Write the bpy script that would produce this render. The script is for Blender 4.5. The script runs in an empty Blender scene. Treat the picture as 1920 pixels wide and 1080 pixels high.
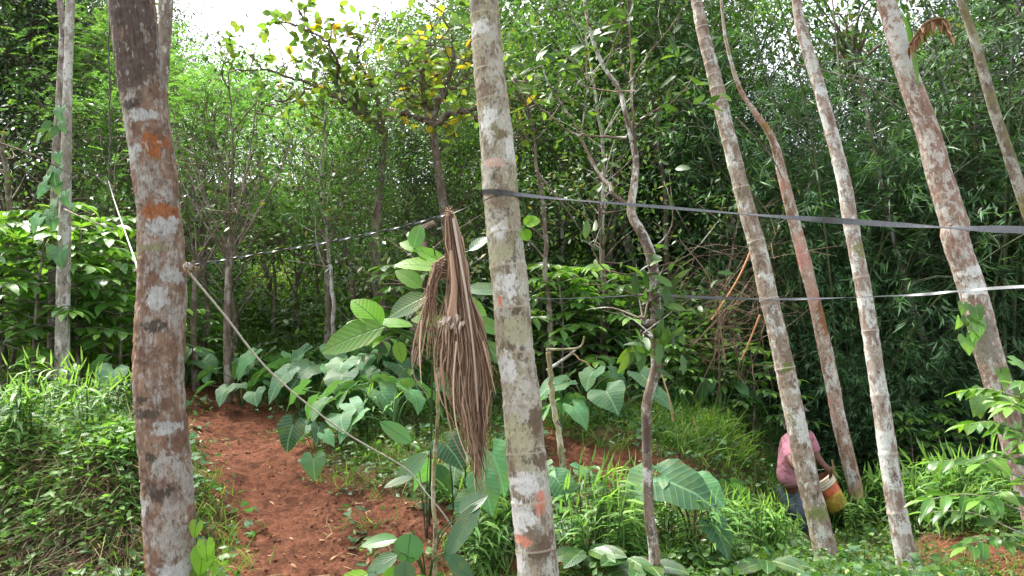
import bpy, math
import numpy as np
from mathutils import Vector, Matrix
from math import radians, sin, cos, pi

sc = bpy.context.scene
COL = sc.collection
R = np.random.default_rng(11)

# ------------------------------------------------------------------ camera, sky, sun, exposure
FPX, PITCH, CAMZ = 1478.0, radians(3.0), 1.6
cam_d = bpy.data.cameras.new('camera'); cam = bpy.data.objects.new('camera', cam_d); COL.objects.link(cam)
cam_d.sensor_width = 36; cam_d.lens = 36 * FPX / 1920; cam_d.clip_start = .05; cam_d.clip_end = 2000
cam.location = (0, 0, CAMZ); cam.rotation_euler = (pi/2 + PITCH, 0, 0)
sc.camera = cam

SUN_EL, SUN_AZ = radians(58), radians(-52)       # azimuth measured from +Y towards +X
w = bpy.data.worlds.new('World'); sc.world = w; w.use_nodes = True
nt = w.node_tree; nt.nodes.clear()
sky = nt.nodes.new('ShaderNodeTexSky'); sky.sky_type = 'NISHITA'; sky.sun_disc = False
sky.sun_elevation = SUN_EL; sky.sun_rotation = SUN_AZ; sky.air_density = 1.0; sky.dust_density = 4.0; sky.ozone_density = 1.0
hs = nt.nodes.new('ShaderNodeHueSaturation'); hs.inputs['Saturation'].default_value = .30; hs.inputs['Value'].default_value = 1.35
bg = nt.nodes.new('ShaderNodeBackground'); bg.inputs[1].default_value = .15
wo = nt.nodes.new('ShaderNodeOutputWorld')
nt.links.new(sky.outputs[0], hs.inputs['Color']); nt.links.new(hs.outputs[0], bg.inputs[0]); nt.links.new(bg.outputs[0], wo.inputs[0])
sd = bpy.data.lights.new('sun', 'SUN'); sd.energy = 2.4; sd.angle = radians(4); sd.color = (1, .95, .86)
so = bpy.data.objects.new('sun', sd); COL.objects.link(so)
sdir = Vector((cos(SUN_EL)*sin(SUN_AZ), cos(SUN_EL)*cos(SUN_AZ), sin(SUN_EL)))
so.rotation_euler = sdir.to_track_quat('Z', 'Y').to_euler(); so.location = (0, 0, 30)
sc.view_settings.view_transform = 'Standard'; sc.view_settings.look = 'None'; sc.view_settings.gamma = 1
sc.view_settings.exposure = 1.78
cy = sc.cycles
cy.max_bounces = 6; cy.diffuse_bounces = 3; cy.glossy_bounces = 2; cy.transmission_bounces = 3; cy.transparent_max_bounces = 6
cy.use_denoising = True; cy.caustics_reflective = False; cy.caustics_refractive = False
cy.sample_clamp_indirect = 6

# ------------------------------------------------------------------ helpers
CAM = np.array([0, 0, CAMZ]); RT = np.array([1., 0, 0]); FW = np.array([0, cos(PITCH), sin(PITCH)]); UP = np.array([0, -sin(PITCH), cos(PITCH)])
def P(px, py, d):
    "the world point seen at pixel (px,py) of the 1920 wide photograph, d metres ahead"
    return CAM + d * (FW + (px-960)/FPX*RT + (540-py)/FPX*UP)

def _h(ix, iy, iz, s):
    n = (ix*374761393 + iy*668265263 + iz*2147483647 + s*1274126177) & 0xffffffff
    n = ((n ^ (n >> 13)) * 1274126177) & 0xffffffff
    n = ((n ^ (n >> 16)) * 2246822519) & 0xffffffff
    return ((n ^ (n >> 15)) & 0xffff) / 65535.0
def vnoise(x, y, z=0., s=0):
    x, y, z = np.broadcast_arrays(np.asarray(x, float), np.asarray(y, float), np.asarray(z, float))
    ix, iy, iz = np.floor(x).astype(np.int64), np.floor(y).astype(np.int64), np.floor(z).astype(np.int64)
    fx, fy, fz = x-ix, y-iy, z-iz
    fx, fy, fz = (t*t*(3-2*t) for t in (fx, fy, fz))
    r = 0
    for a in (0, 1):
        for b in (0, 1):
            for c in (0, 1):
                r = r + _h(ix+a, iy+b, iz+c, s)*(fx if a else 1-fx)*(fy if b else 1-fy)*(fz if c else 1-fz)
    return r*2-1
def fbm(x, y, z=0., s=0, o=4):
    r, a = 0, 1.
    for i in range(o):
        r = r + a*vnoise(np.asarray(x)*2**i, np.asarray(y)*2**i, np.asarray(z)*2**i, s+i*7); a *= .5
    return r/1.9

def setp(o, label=None, cat=None, group=None, kind=None):
    if label: o['label'] = label
    if cat: o['category'] = cat
    if group: o['group'] = group
    if kind: o['kind'] = kind
    return o
def empty(name, loc, label=None, cat=None, group=None):
    o = bpy.data.objects.new(name, None); COL.objects.link(o); o.location = Vector(loc); o.empty_display_size = .1
    return setp(o, label, cat, group)
def copy_tree(o, loc, rz=0, scale=1, label=None, group=None, tilt=(0, 0)):
    c = o.copy(); COL.objects.link(c); c.location = Vector(loc); c.rotation_euler = (tilt[0], tilt[1], rz)
    c.scale = (scale,)*3 if np.isscalar(scale) else scale
    if label: c['label'] = label
    if group: c['group'] = group
    for ch in o.children:
        k = ch.copy(); COL.objects.link(k); k.parent = c
    return c

class Geo:
    "collects vertices, faces and the leaf / bark coordinates of ONE mesh"
    def __init__(s): s.v = []; s.c = []; s.f3 = []; s.f4 = []; s.m3 = []; s.m4 = []; s.n = 0
    def add(s, v, c, f, mat=0):
        v = np.asarray(v, float).reshape(-1, 3); f = np.asarray(f)
        s.v.append(v); s.c.append(np.broadcast_to(np.asarray(c, float), v.shape))
        if len(f):
            (s.f3 if f.shape[1] == 3 else s.f4).append(f + s.n)
            (s.m3 if f.shape[1] == 3 else s.m4).append(np.full(len(f), mat))
        s.n += len(v)
    def addmore(s, f, mat=0):            # more faces on the vertices added last
        base = s.n - len(s.v[-1]); f = np.asarray(f)
        (s.f3 if f.shape[1] == 3 else s.f4).append(f + base); (s.m3 if f.shape[1] == 3 else s.m4).append(np.full(len(f), mat))
    def tube(s, pts, rad, k=6, mat=0, rnd=None, mod=None, cap=True):
        pts = np.asarray(pts, float); n = len(pts); rad = np.broadcast_to(np.asarray(rad, float), (n,))
        t = np.gradient(pts, axis=0); t /= np.linalg.norm(t, axis=1)[:, None] + 1e-12
        ref = np.array([0, -1., 0]) if abs(t[:, 1]).mean() < .8 else np.array([0, 0, 1.])
        fr = ref - t*(t@ref)[:, None]; fr /= np.linalg.norm(fr, axis=1)[:, None] + 1e-12
        rt = np.cross(t, fr)
        a = np.linspace(0, 2*pi, k, endpoint=False)
        L = np.r_[0, np.cumsum(np.linalg.norm(np.diff(pts, axis=0), axis=1))]
        rr = rad[:, None]*np.ones((1, k))
        if mod is not None: rr = rr*mod(a[None, :], L[:, None], rad[:, None])
        v = pts[:, None]+rr[..., None]*(np.sin(a)[None, :, None]*rt[:, None]+np.cos(a)[None, :, None]*fr[:, None])
        c = np.stack([rad[:, None]*np.sin(a), rad[:, None]*np.cos(a), L[:, None]+0*a], -1)
        if rnd is not None: c[..., 0] = L[:, None]/max(L[-1], 1e-6); c[..., 1] = a/(2*pi)-.5; c[..., 2] = rnd
        i = np.arange(n-1)[:, None]*k; j = np.arange(k)[None]; j2 = (j+1) % k
        f = np.stack([i+j, i+j2, i+k+j2, i+k+j], -1).reshape(-1, 4)
        v = v.reshape(-1, 3); c = c.reshape(-1, 3)
        s.add(v, c, f, mat)
        if cap and k >= 3:
            cc = [c[0]*[0, 0, 1], c[-1]*[0, 0, 1]] if rnd is None else [c[0], c[-1]]
            vv = np.vstack([v[:k], pts[0], v[-k:], pts[-1]]); cv = np.vstack([c[:k], cc[0], c[-k:], cc[1]])
            jj = np.arange(k); f3 = np.vstack([np.stack([(jj+1) % k, jj, jj*0+k], -1), np.stack([jj+k+1, (jj+1) % k+k+1, jj*0+2*k+1], -1)])
            s.add(vv, cv, f3, mat)
    def leaves(s, T, p, d, nrm, L, W, rnd, mat=0, droop=None):
        "place template T=(verts(u,v,w), tris, quads) at points p along directions d"
        tv, tri, quad = T; p = np.asarray(p, float); n = len(p)
        if n == 0: return
        d = d/(np.linalg.norm(d, axis=1)[:, None]+1e-9)
        sd_ = np.cross(d, nrm); sd_ /= np.linalg.norm(sd_, axis=1)[:, None]+1e-9; nn = np.cross(sd_, d)
        L = np.broadcast_to(L, (n,)).astype(float); W = np.broadcast_to(W, (n,)).astype(float)
        u, vv, ww = tv[:, 0], tv[:, 1], tv[:, 2]
        dr = np.zeros(n) if droop is None else np.broadcast_to(droop, (n,))
        ang = dr[:, None]*u[None]                      # bend along the leaf
        uu = np.where(dr[:, None] > 1e-4, np.sin(ang)/np.maximum(dr[:, None], 1e-4), u[None]); dz = np.where(dr[:, None] > 1e-4, (1-np.cos(ang))/np.maximum(dr[:, None], 1e-4), 0)
        V = p[:, None]+(L[:, None]*uu)[..., None]*d[:, None]+(W[:, None]*vv[None])[..., None]*sd_[:, None]+((W[:, None]*ww[None])-(L[:, None]*dz))[..., None]*nn[:, None]
        C = np.stack([np.broadcast_to(u, (n, len(u))), np.broadcast_to(vv, (n, len(u))), np.broadcast_to(np.asarray(rnd)[:, None] if np.ndim(rnd) else rnd, (n, len(u)))], -1)
        k = len(tv); off = (np.arange(n)*k)[:, None, None]
        first = True
        for F in (tri, quad):
            if len(F) == 0: continue
            f = (np.asarray(F)[None]+off).reshape(-1, len(F[0]))
            if first: s.add(V.reshape(-1, 3), C.reshape(-1, 3), f, mat); first = False
            else: s.addmore(f, mat)
    def build(s, name, mats, parent=None, loc=None, smooth=True):
        v = np.vstack(s.v); c = np.vstack(s.c)
        if loc is not None: v = v-np.asarray(loc)
        f3 = np.vstack(s.f3) if s.f3 else np.zeros((0, 3), int); f4 = np.vstack(s.f4) if s.f4 else np.zeros((0, 4), int)
        me = bpy.data.meshes.new(name)
        me.vertices.add(len(v)); me.vertices.foreach_set('co', v.ravel().astype(np.float32))
        nl = f3.size+f4.size; me.loops.add(nl); me.polygons.add(len(f3)+len(f4))
        me.loops.foreach_set('vertex_index', np.r_[f3.ravel(), f4.ravel()].astype(np.int32))
        me.polygons.foreach_set('loop_start', np.r_[np.arange(len(f3))*3, len(f3)*3+np.arange(len(f4))*4].astype(np.int32))
        mi = np.concatenate([np.concatenate(s.m3) if s.m3 else np.zeros(0, int), np.concatenate(s.m4) if s.m4 else np.zeros(0, int)]).astype(np.int32)
        me.polygons.foreach_set('material_index', mi)
        me.polygons.foreach_set('use_smooth', np.full(len(f3)+len(f4), smooth))
        at = me.attributes.new('lc', 'FLOAT_VECTOR', 'POINT'); at.data.foreach_set('vector', c.ravel().astype(np.float32))
        me.update(calc_edges=True)
        for m in (mats if isinstance(mats, (list, tuple)) else [mats]): me.materials.append(m)
        o = bpy.data.objects.new(name, me); COL.objects.link(o)
        if parent is not None: o.parent = parent
        elif loc is not None: o.location = Vector(loc)
        return o

# leaf templates (u along, v across, w out of plane)
def tmpl(rows, fold=.18, tip=True, base_w=0.):
    "rows: list of (u, halfwidth); folded along the midrib; returns verts, tris, quads"
    v = [(0, 0, 0)]; tri = []; quad = []; prev = None
    for (u, h) in rows:
        i = len(v); v += [(u, -h, fold*h), (u, 0, 0), (u, h, fold*h)]
        if prev is None: tri += [(0, i+1, i), (0, i+2, i+1)]
        else: quad += [(prev, prev+1, i+1, i), (prev+1, prev+2, i+2, i+1)]
        prev = i
    v.append((1, 0, 0)); t = len(v)-1; tri += [(prev, prev+1, t), (prev+1, prev+2, t)]
    return np.array(v, float), tri, quad
T_DIA = (np.array([(0, 0, 0), (.42, -.5, .1), (1, 0, 0), (.42, .5, .1)], float), [(0, 2, 1), (0, 3, 2)], [])
T_LEAF = tmpl([(.25, .42), (.6, .42)])
T_LANCE = tmpl([(.2, .5), (.55, .42)], .25)
T_COFFEE = tmpl([(.12, .25), (.3, .47), (.5, .5), (.7, .4), (.88, .16)], .3)
T_OVAL = tmpl([(.1, .3), (.3, .5), (.55, .5), (.8, .34), (.93, .14)], .16)
T_BLADE = tmpl([(.15, .5), (.4, .5), (.7, .3)], .35)
def heart(lobe=.28, n=9, wav=.05):
    "heart-shaped leaf with back lobes behind the stalk; stalk joins at u=0"
    v = [(0, 0, 0)]; tri = []
    th = np.linspace(-pi, pi, 2*n+1)
    ring1 = []; ring2 = []
    for k, t in enumerate(th):
        a = abs(t)/pi                                  # 0 tip .. 1 notch
        r = .98*(1-a)**1.2*.42+.5*(.62+.38*np.cos(a*1.0)) if a < .96 else .08
        r = np.interp(a, [0, .08, .2, .38, .55, .72, .85, .93, 1], [1, .8, .62, .55, .55, .56, .52, .38, .06])
        x, y = r*np.cos(t*.985), r*np.sin(t*.985)
        ring2.append((x, y, wav*np.sin(k*2.1)+.10*abs(y)-.12*max(x, 0)**2)); ring1.append((x*.5, y*.5, .07*abs(y)))
    n2 = len(th); v += ring1+ring2; quad = []
    for k in range(n2-1):
        tri.append((0, 1+k, 2+k)); quad.append((1+k, 1+n2+k, 2+n2+k, 2+k))
    return np.array(v, float), tri, quad
T_HEART = heart()
def unit(a): return a/(np.linalg.norm(a, axis=-1, keepdims=True)+1e-9)
def rdir(n, r=None): return unit((r or R).normal(size=(n, 3)))
def smooth_path(pts, n):
    "Catmull-Rom through pts, n samples"
    p = np.asarray(pts, float)
    if len(p) == 2: return p[0]+(p[1]-p[0])*np.linspace(0, 1, n)[:, None]
    q = np.vstack([2*p[0]-p[1], p, 2*p[-1]-p[-2]])
    s_ = np.r_[0, np.cumsum(np.linalg.norm(np.diff(p, axis=0), axis=1))]; s_ /= s_[-1]
    t = np.linspace(0, 1, n); i = np.clip(np.searchsorted(s_, t, 'right')-1, 0, len(p)-2)
    u = ((t-s_[i])/(s_[i+1]-s_[i]+1e-12))[:, None]
    a, b, c, d = q[i], q[i+1], q[i+2], q[i+3]
    return .5*((2*b)+(-a+c)*u+(2*a-5*b+4*c-d)*u**2+(-a+3*b-3*c+d)*u**3)

# ------------------------------------------------------------------ materials
class NT:
    def __init__(s, name):
        s.m = bpy.data.materials.new(name); s.m.use_nodes = True; s.t = s.m.node_tree; s.t.nodes.clear()
        s.out = s.n('ShaderNodeOutputMaterial')
    def n(s, ty, **k):
        x = s.t.nodes.new(ty)
        for a, b in k.items(): setattr(x, a, b)
        return x
    def l(s, a, b): s.t.links.new(a, b)
    def put(s, sock, v):
        if isinstance(v, bpy.types.NodeSocket): s.l(v, sock)
        elif isinstance(v, (tuple, list)) and len(v) == 3 and sock.type == 'RGBA': sock.default_value = (*v, 1)
        else: sock.default_value = v
    def math(s, op, a, b=0., c=None, clamp=False):
        x = s.n('ShaderNodeMath', operation=op); x.use_clamp = clamp
        s.put(x.inputs[0], a); s.put(x.inputs[1], b)
        if c is not None: s.put(x.inputs[2], c)
        return x.outputs[0]
    def vmath(s, op, a, b=(0, 0, 0)):
        x = s.n('ShaderNodeVectorMath', operation=op); s.put(x.inputs[0], a); s.put(x.inputs[1], b)
        return x.outputs['Value'] if op in ('LENGTH', 'DOT_PRODUCT', 'DISTANCE') else x.outputs[0]
    def mix(s, f, a, b, mode='MIX'):
        x = s.n('ShaderNodeMix', data_type='RGBA', blend_type=mode)
        s.put(x.inputs[0], f); s.put(x.inputs[6], a); s.put(x.inputs[7], b); return x.outputs[2]
    def noise(s, vec, scale, detail=4, rough=.55, dist=0., dim='3D'):
        x = s.n('ShaderNodeTexNoise'); s.put(x.inputs['Vector'], vec); x.inputs['Scale'].default_value = scale
        x.inputs['Detail'].default_value = detail; x.inputs['Roughness'].default_value = rough; x.inputs['Distortion'].default_value = dist
        return x.outputs[0]
    def step(s, v, a, b, lo=0., hi=1.):
        x = s.n('ShaderNodeMapRange', interpolation_type='SMOOTHSTEP'); s.put(x.inputs[0], v)
        x.inputs[1].default_value = a; x.inputs[2].default_value = b; x.inputs[3].default_value = lo; x.inputs[4].default_value = hi
        return x.outputs[0]
    def ramp(s, v, stops):
        x = s.n('ShaderNodeValToRGB'); s.put(x.inputs[0], v); e = x.color_ramp.elements
        while len(e) < len(stops): e.new(.5)
        for i, (p, c) in enumerate(stops): e[i].position = p; e[i].color = (*c, 1)
        return x.outputs[0]
    def attr(s, name='lc'): return s.n('ShaderNodeAttribute', attribute_name=name).outputs['Vector']
    def sep(s, v): x = s.n('ShaderNodeSeparateXYZ'); s.put(x.inputs[0], v); return x.outputs
    def comb(s, a, b, c):
        x = s.n('ShaderNodeCombineXYZ'); s.put(x.inputs[0], a); s.put(x.inputs[1], b); s.put(x.inputs[2], c); return x.outputs[0]
    def bsdf(s, col, rough=.6, spec=.4, bump=None, bstr=.3, bdist=.01, trans=0., tcol=None, metallic=0.):
        b = s.n('ShaderNodeBsdfPrincipled'); s.put(b.inputs['Base Color'], col); s.put(b.inputs['Roughness'], rough)
        b.inputs['Specular IOR Level'].default_value = spec; b.inputs['Metallic'].default_value = metallic
        if bump is not None:
            bp = s.n('ShaderNodeBump'); bp.inputs['Strength'].default_value = bstr; bp.inputs['Distance'].default_value = bdist
            s.l(bump, bp.inputs['Height']); s.l(bp.outputs[0], b.inputs['Normal'])
        sh = b.outputs[0]
        if trans > 0:
            tr = s.n('ShaderNodeBsdfTranslucent'); s.put(tr.inputs[0], tcol if tcol is not None else col)
            mx = s.n('ShaderNodeMixShader'); mx.inputs[0].default_value = trans; s.l(sh, mx.inputs[1]); s.l(tr.outputs[0], mx.inputs[2]); sh = mx.outputs[0]
        s.l(sh, s.out.inputs[0]); return s.m

def leafmat(name, stops, rough=.42, spec=.45, trans=.35, vein=0, objvar=.32, veincol=(.30, .42, .16), sidev=26., tboost=1.6):
    t = NT(name); c = t.attr(); u, v, r = t.sep(c)
    col = t.ramp(r, stops)
    oi = t.n('ShaderNodeObjectInfo'); k = t.math('MULTIPLY_ADD', oi.outputs['Random'], 2*objvar, 1-objvar)
    fr = t.math('FRACT', t.math('MULTIPLY', r, 37.7)); k2 = t.math('MULTIPLY_ADD', fr, .5, .75)
    k = t.math('MULTIPLY', k, k2); kc = t.comb(k, k, k)
    m = t.n('ShaderNodeMix', data_type='RGBA', blend_type='MULTIPLY'); m.inputs[0].default_value = 1; t.l(col, m.inputs[6]); t.l(kc, m.inputs[7]); col = m.outputs[2]
    bump = None
    if vein:
        av = t.math('ABSOLUTE', v); mid = t.step(av, .012, .035, 1, 0)
        ph = t.math('MULTIPLY', t.math('SUBTRACT', u, t.math('MULTIPLY', av, .55)), sidev)
        sw = t.math('ABSOLUTE', t.math('SUBTRACT', t.math('FRACT', ph), .5)); sv = t.step(sw, .03, .10, 1, 0)
        f = t.math('MAXIMUM', mid, t.math('MULTIPLY', sv, .55)); col = t.mix(t.math('MULTIPLY', f, .45*vein), col, veincol)
        bump = t.math('SUBTRACT', sw, t.math('MULTIPLY', mid, .4))
        oc = t.n('ShaderNodeTexCoord').outputs['Object']; nb = t.noise(oc, 38, 3, .6); ed = t.math('ADD', nb, t.math('MULTIPLY', t.step(av, .25, .55), .10))
        col = t.mix(t.math('MULTIPLY', t.step(ed, .66, .74), .8), col, (.16, .085, .03)); col = t.mix(t.math('MULTIPLY', t.step(t.noise(oc, 9, 3), .45, .7), .35), col, (.16, .20, .035))
    tc = t.mix(1., col, (tboost, tboost*1.05, tboost*.45), 'MULTIPLY')
    return t.bsdf(col, rough, spec, bump, .5, .004, trans, tc)

def barkmat(name, base, layers, rough=.85, fiber=0., speck=.5, marks=(), sc_z=.55, bstr=.6, ringcol=None, rings=(), ringw=.006):
    """base: two colours; layers: (colour, scale, lo, hi, strength); marks: (arc, s, ra, rs, colour) blotches that sit on the bark; rings: heights of leaf scars"""
    t = NT(name); c = t.attr(); x, y, z = t.sep(c)
    q = t.comb(x, y, t.math('MULTIPLY', z, sc_z))
    oi = t.n('ShaderNodeObjectInfo'); off = t.math('MULTIPLY', oi.outputs['Random'], 7.)
    q = t.vmath('ADD', q, t.comb(off, off, 0.)) if not marks else q
    n1 = t.noise(q, 14, 6, .65); col = t.mix(t.step(n1, .35, .65), base[0], base[1])
    fine = t.noise(q, 75, 5, .7)
    for i, (lc_, scl, lo, hi, st) in enumerate(layers):
        nn = t.noise(t.vmath('ADD', q, (3.1*i+1, 7.7*i, 1.3*i)), scl, 6, .62, .5); nn = t.math('MULTIPLY_ADD', t.math('SUBTRACT', fine, .5), .42, nn)
        col = t.mix(t.math('MULTIPLY', t.step(nn, lo, hi), st), col, lc_)
    n3 = None
    for (a, s_, ra, rs, mc) in marks:
        n3 = n3 or t.math('MULTIPLY_ADD', t.math('SUBTRACT', fine, .5), .6, t.noise(c, 17, 7, .62))
        d = t.vmath('LENGTH', t.comb(t.math('DIVIDE', t.math('SUBTRACT', x, a), ra), t.math('DIVIDE', t.math('SUBTRACT', z, s_), rs), t.step(y, -.01, .02, 2, 0)))
        d = t.math('ADD', d, t.math('MULTIPLY', t.math('SUBTRACT', n3, .5), 3.4))
        col = t.mix(t.math('MULTIPLY', t.step(d, .80, 1.15, 1, 0), .9), col, mc)
    n2 = t.noise(q, 90, 4, .7); col = t.mix(t.math('MULTIPLY', t.step(n2, .52, .70), speck), col, (.06, .045, .035))
    n4 = t.noise(q, 55, 3, .6); col = t.mix(t.math('MULTIPLY', t.step(n4, .60, .72), speck*.6), col, (.50, .49, .45))
    h = t.math('ADD', n2, t.math('MULTIPLY', n1, 1.5))
    if fiber:
        qf = t.comb(x, y, t.math('MULTIPLY', z, .07)); nf = t.noise(qf, 140, 4, .7)
        fz = t.step(z, fiber[0], fiber[1], 0, 1)
        col = t.mix(t.math('MULTIPLY', t.step(nf, .48, .62), t.math('MULTIPLY_ADD', fz, .55, .25)), col, (.05, .035, .03)); h = t.math('ADD', h, t.math('MULTIPLY', nf, 3.))
    for zz in rings:
        wz = t.math('ADD', z, t.math('MULTIPLY', t.math('SUBTRACT', n1, .5), .006))
        d = t.math('ABSOLUTE', t.math('SUBTRACT', wz, zz)); f = t.step(d, ringw*.3, ringw, 1, 0)
        col = t.mix(t.math('MULTIPLY', f, .65), col, ringcol or (.42, .38, .30))
    return t.bsdf(col, rough, .25, h, bstr, .006)

def plainmat(name, col, rough=.7, var=.25, scale=30, spec=.3, bump=.2):
    t = NT(name); tc = t.n('ShaderNodeTexCoord').outputs['Object']; n = t.noise(tc, scale, 5)
    c = t.mix(t.step(n, .3, .7), tuple(x*(1-var) for x in col), tuple(min(1, x*(1+var)) for x in col))
    return t.bsdf(c, rough, spec, n, bump, .01)
# ------------------------------------------------------------------ the ground: one sheet through surveyed spots
_cp = [ # pixel x, pixel y, distance ahead
 (-250,1080,4.7),(0,1080,4.75),(250,1080,4.65),(380,1080,4.7),(600,1080,4.75),(800,1080,4.7),(1000,1080,4.7),(1300,1080,5.0),(1560,1075,6.0),(1720,1080,5.7),(1900,1080,5.0),(2200,1080,4.6),
 (0,965,5.1),(200,965,5.05),(-200,955,5.1),(0,872,5.22),(230,866,5.25),(-200,862,5.25),(0,845,5.6),(200,838,5.6),
 (0,800,6.4),(200,790,6.6),(0,740,8.0),(200,735,8.2),(-200,760,7.5),(0,700,9.6),(200,698,9.8),
 (430,1000,5.3),(480,930,6.0),(600,980,5.5),(700,960,5.6),(480,850,7.1),(440,790,8.2),(390,740,9.4),(500,770,8.6),(350,860,6.9),
 (620,900,6.1),(600,830,7.1),(700,800,7.8),(640,740,9.2),(760,880,6.2),(760,760,8.4),
 (900,1010,5.2),(900,900,6.2),(880,800,7.8),(900,720,9.6),
 (1080,1000,5.5),(1060,900,6.7),(1050,850,7.1),(1050,790,8.2),(1080,720,10),
 (1200,1000,5.7),(1210,930,6.7),(1240,840,7.1),(1250,790,8.4),(1300,735,10.4),
 (1380,960,7.1),(1390,880,7.9),(1390,830,8.3),(1400,770,9.8),
 (1490,1012,8.9),(1500,1040,7.6),(1620,975,9.0),(1640,1010,7.6),(1560,950,10.2),(1760,940,8.6),(1760,1000,6.8),(1900,960,6.8),(1920,1010,5.9),(2200,950,6.5),(1820,905,10),
 (0,640,12.5),(400,622,13),(800,615,13),(1150,640,13),(1400,760,13),(1600,850,13),(1900,860,12.5),
 (0,500,20),(400,490,20),(900,485,20),(1300,530,20),(1600,700,19),(1900,720,19),
 (0,360,36),(400,370,38),(900,370,38),(1400,330,36),(1900,300,34),(2300,300,34),(-400,340,36)]
_w = [P(*c) for c in _cp]
_w += [np.array(q, float) for q in [(0,0,0),(-2,1.5,.1),(2,1.5,-.05),(0,3,-.02),(-2.2,3,.05),(2.2,3,-.05),(-6,0,.5),(6,0,-.6),(0,-6,-.4),(-8,-8,.3),(8,-8,-1.2),(-14,6,1.6),(13,6,-1.4),(-20,15,3),(20,15,-1),(-30,0,3),(30,0,-2),
       (-40,40,8),(40,38,7),(0,-30,-3),(-35,-30,1),(35,-30,-5),(0,60,13),(-50,60,14),(50,60,13)]]
_w = np.array(_w)
def _phi(r2): return .5*r2*np.log(r2+1e-9)
def _tps(w):
    n = len(w); d2 = ((w[:, None, :2]-w[None, :, :2])**2).sum(-1); K = _phi(d2)+np.eye(n)*.02
    A = np.zeros((n+3, n+3)); A[:n, :n] = K; A[:n, n] = 1; A[:n, n+1:] = w[:, :2]; A[n, :n] = 1; A[n+1:, :n] = w[:, :2].T
    return np.linalg.solve(A, np.r_[w[:, 2], 0, 0, 0])
_c = _tps(_w)
def ground0(x, y):
    x = np.clip(np.asarray(x, float), -50, 50); y = np.clip(np.asarray(y, float), -30, 60)
    sh = np.broadcast(x, y).shape; xx = np.broadcast_to(x, sh).ravel(); yy = np.broadcast_to(y, sh).ravel(); out = np.empty(len(xx))
    for i in range(0, len(xx), 20000):
        a = xx[i:i+20000]; b = yy[i:i+20000]
        d2 = (a[:, None]-_w[None, :, 0])**2+(b[:, None]-_w[None, :, 1])**2
        out[i:i+20000] = _phi(d2)@_c[:-3]+_c[-3]+_c[-2]*a+_c[-1]*b
    return out.reshape(sh)
def ground(x, y):
    z = ground0(x, y); y = np.asarray(y, float); x = np.asarray(x, float)
    near = np.clip((14-np.abs(y))/6, 0, 1)
    z = z+.05*fbm(x*1.3, y*1.3, 0, 3, 3)*(1+.03*np.abs(y))+near*(.05*fbm(x*5, y*5, 0, 5, 3)+.03*np.maximum(0, fbm(x*15, y*15, 0, 9, 2))+.02*np.abs(fbm(x*30, y*30, 0, 12, 2))+.05*(.5-np.abs(fbm(x*8, y*8, 0, 15, 2))))
    return z
def G(px, py, dmin=3.6, dmax=70):
    "world point where the ground shows at a pixel"
    d = np.exp(np.linspace(math.log(dmin), math.log(dmax), 500)); pts = np.array([P(px, py, t) for t in d])
    h = pts[:, 2]-ground(pts[:, 0], pts[:, 1]); k = np.argmax(h < 0)
    if h[k] >= 0: k = len(d)-1
    return pts[k]
def on(x, y, dz=0.): return np.array([x, y, float(ground(x, y))+dz])
def at(px, d, dz=0.):
    "ground point in the direction of pixel column px at distance d"
    x = (px-960)/FPX*d; return on(x, d, dz)
def dist_poly(x, y, pts):
    best = np.full(np.shape(x), 1e9)
    for a, b in zip(pts[:-1], pts[1:]):
        ab = b-a; t = np.clip(((x-a[0])*ab[0]+(y-a[1])*ab[1])/(ab@ab), 0, 1); best = np.minimum(best, np.hypot(x-a[0]-t*ab[0], y-a[1]-t*ab[1]))
    return best
_path = np.array([G(*q)[:2] for q in [(560,1120),(550,1040),(520,960),(480,880),(455,820),(430,770),(395,738)]])
_path = np.vstack([[_path[0][0]+.3, 2.5], _path])
_bare = np.array([G(*q)[:2] for q in [(790,1000),(690,950),(560,990),(640,1070),(760,1090)]])
_soilr = np.array([G(*q)[:2] for q in [(2000,1090),(1900,1050),(1800,1025)]])
_bank = np.array([G(*q)[:2] for q in [(1030,860),(1150,900),(1250,905),(1330,930)]])
_more = [np.array([G(*q)[:2] for q in l_]) for l_ in ([(-60,722),(60,715),(160,712),(240,715)], [(1030,712),(1120,706)], [(1010,800),(1060,770)], [(1240,1000),(1330,1010)], [(1000,1060),(1100,1040)])]
def bare(x, y):
    "1 where the red soil lies open"
    n = .35*fbm(x*2.2, y*2.2, 0, 21, 3)
    a = np.clip(1.55-dist_poly(x, y, _path)/.46+n*1.3, 0, 1); a = np.maximum(a, np.clip(1.4-dist_poly(x, y, _bare)/.32+n*2, 0, 1))
    a = np.maximum(a, .9*np.clip(1.3-dist_poly(x, y, _soilr)/.5+n*2, 0, 1)); a = np.maximum(a, .9*np.clip(1.3-dist_poly(x, y, _bank)/.36+n*2.6, 0, 1))
    for q in _more: a = np.maximum(a, .85*np.clip(1.3-dist_poly(x, y, q)/.28+n*2.2, 0, 1))
    return a
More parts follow.
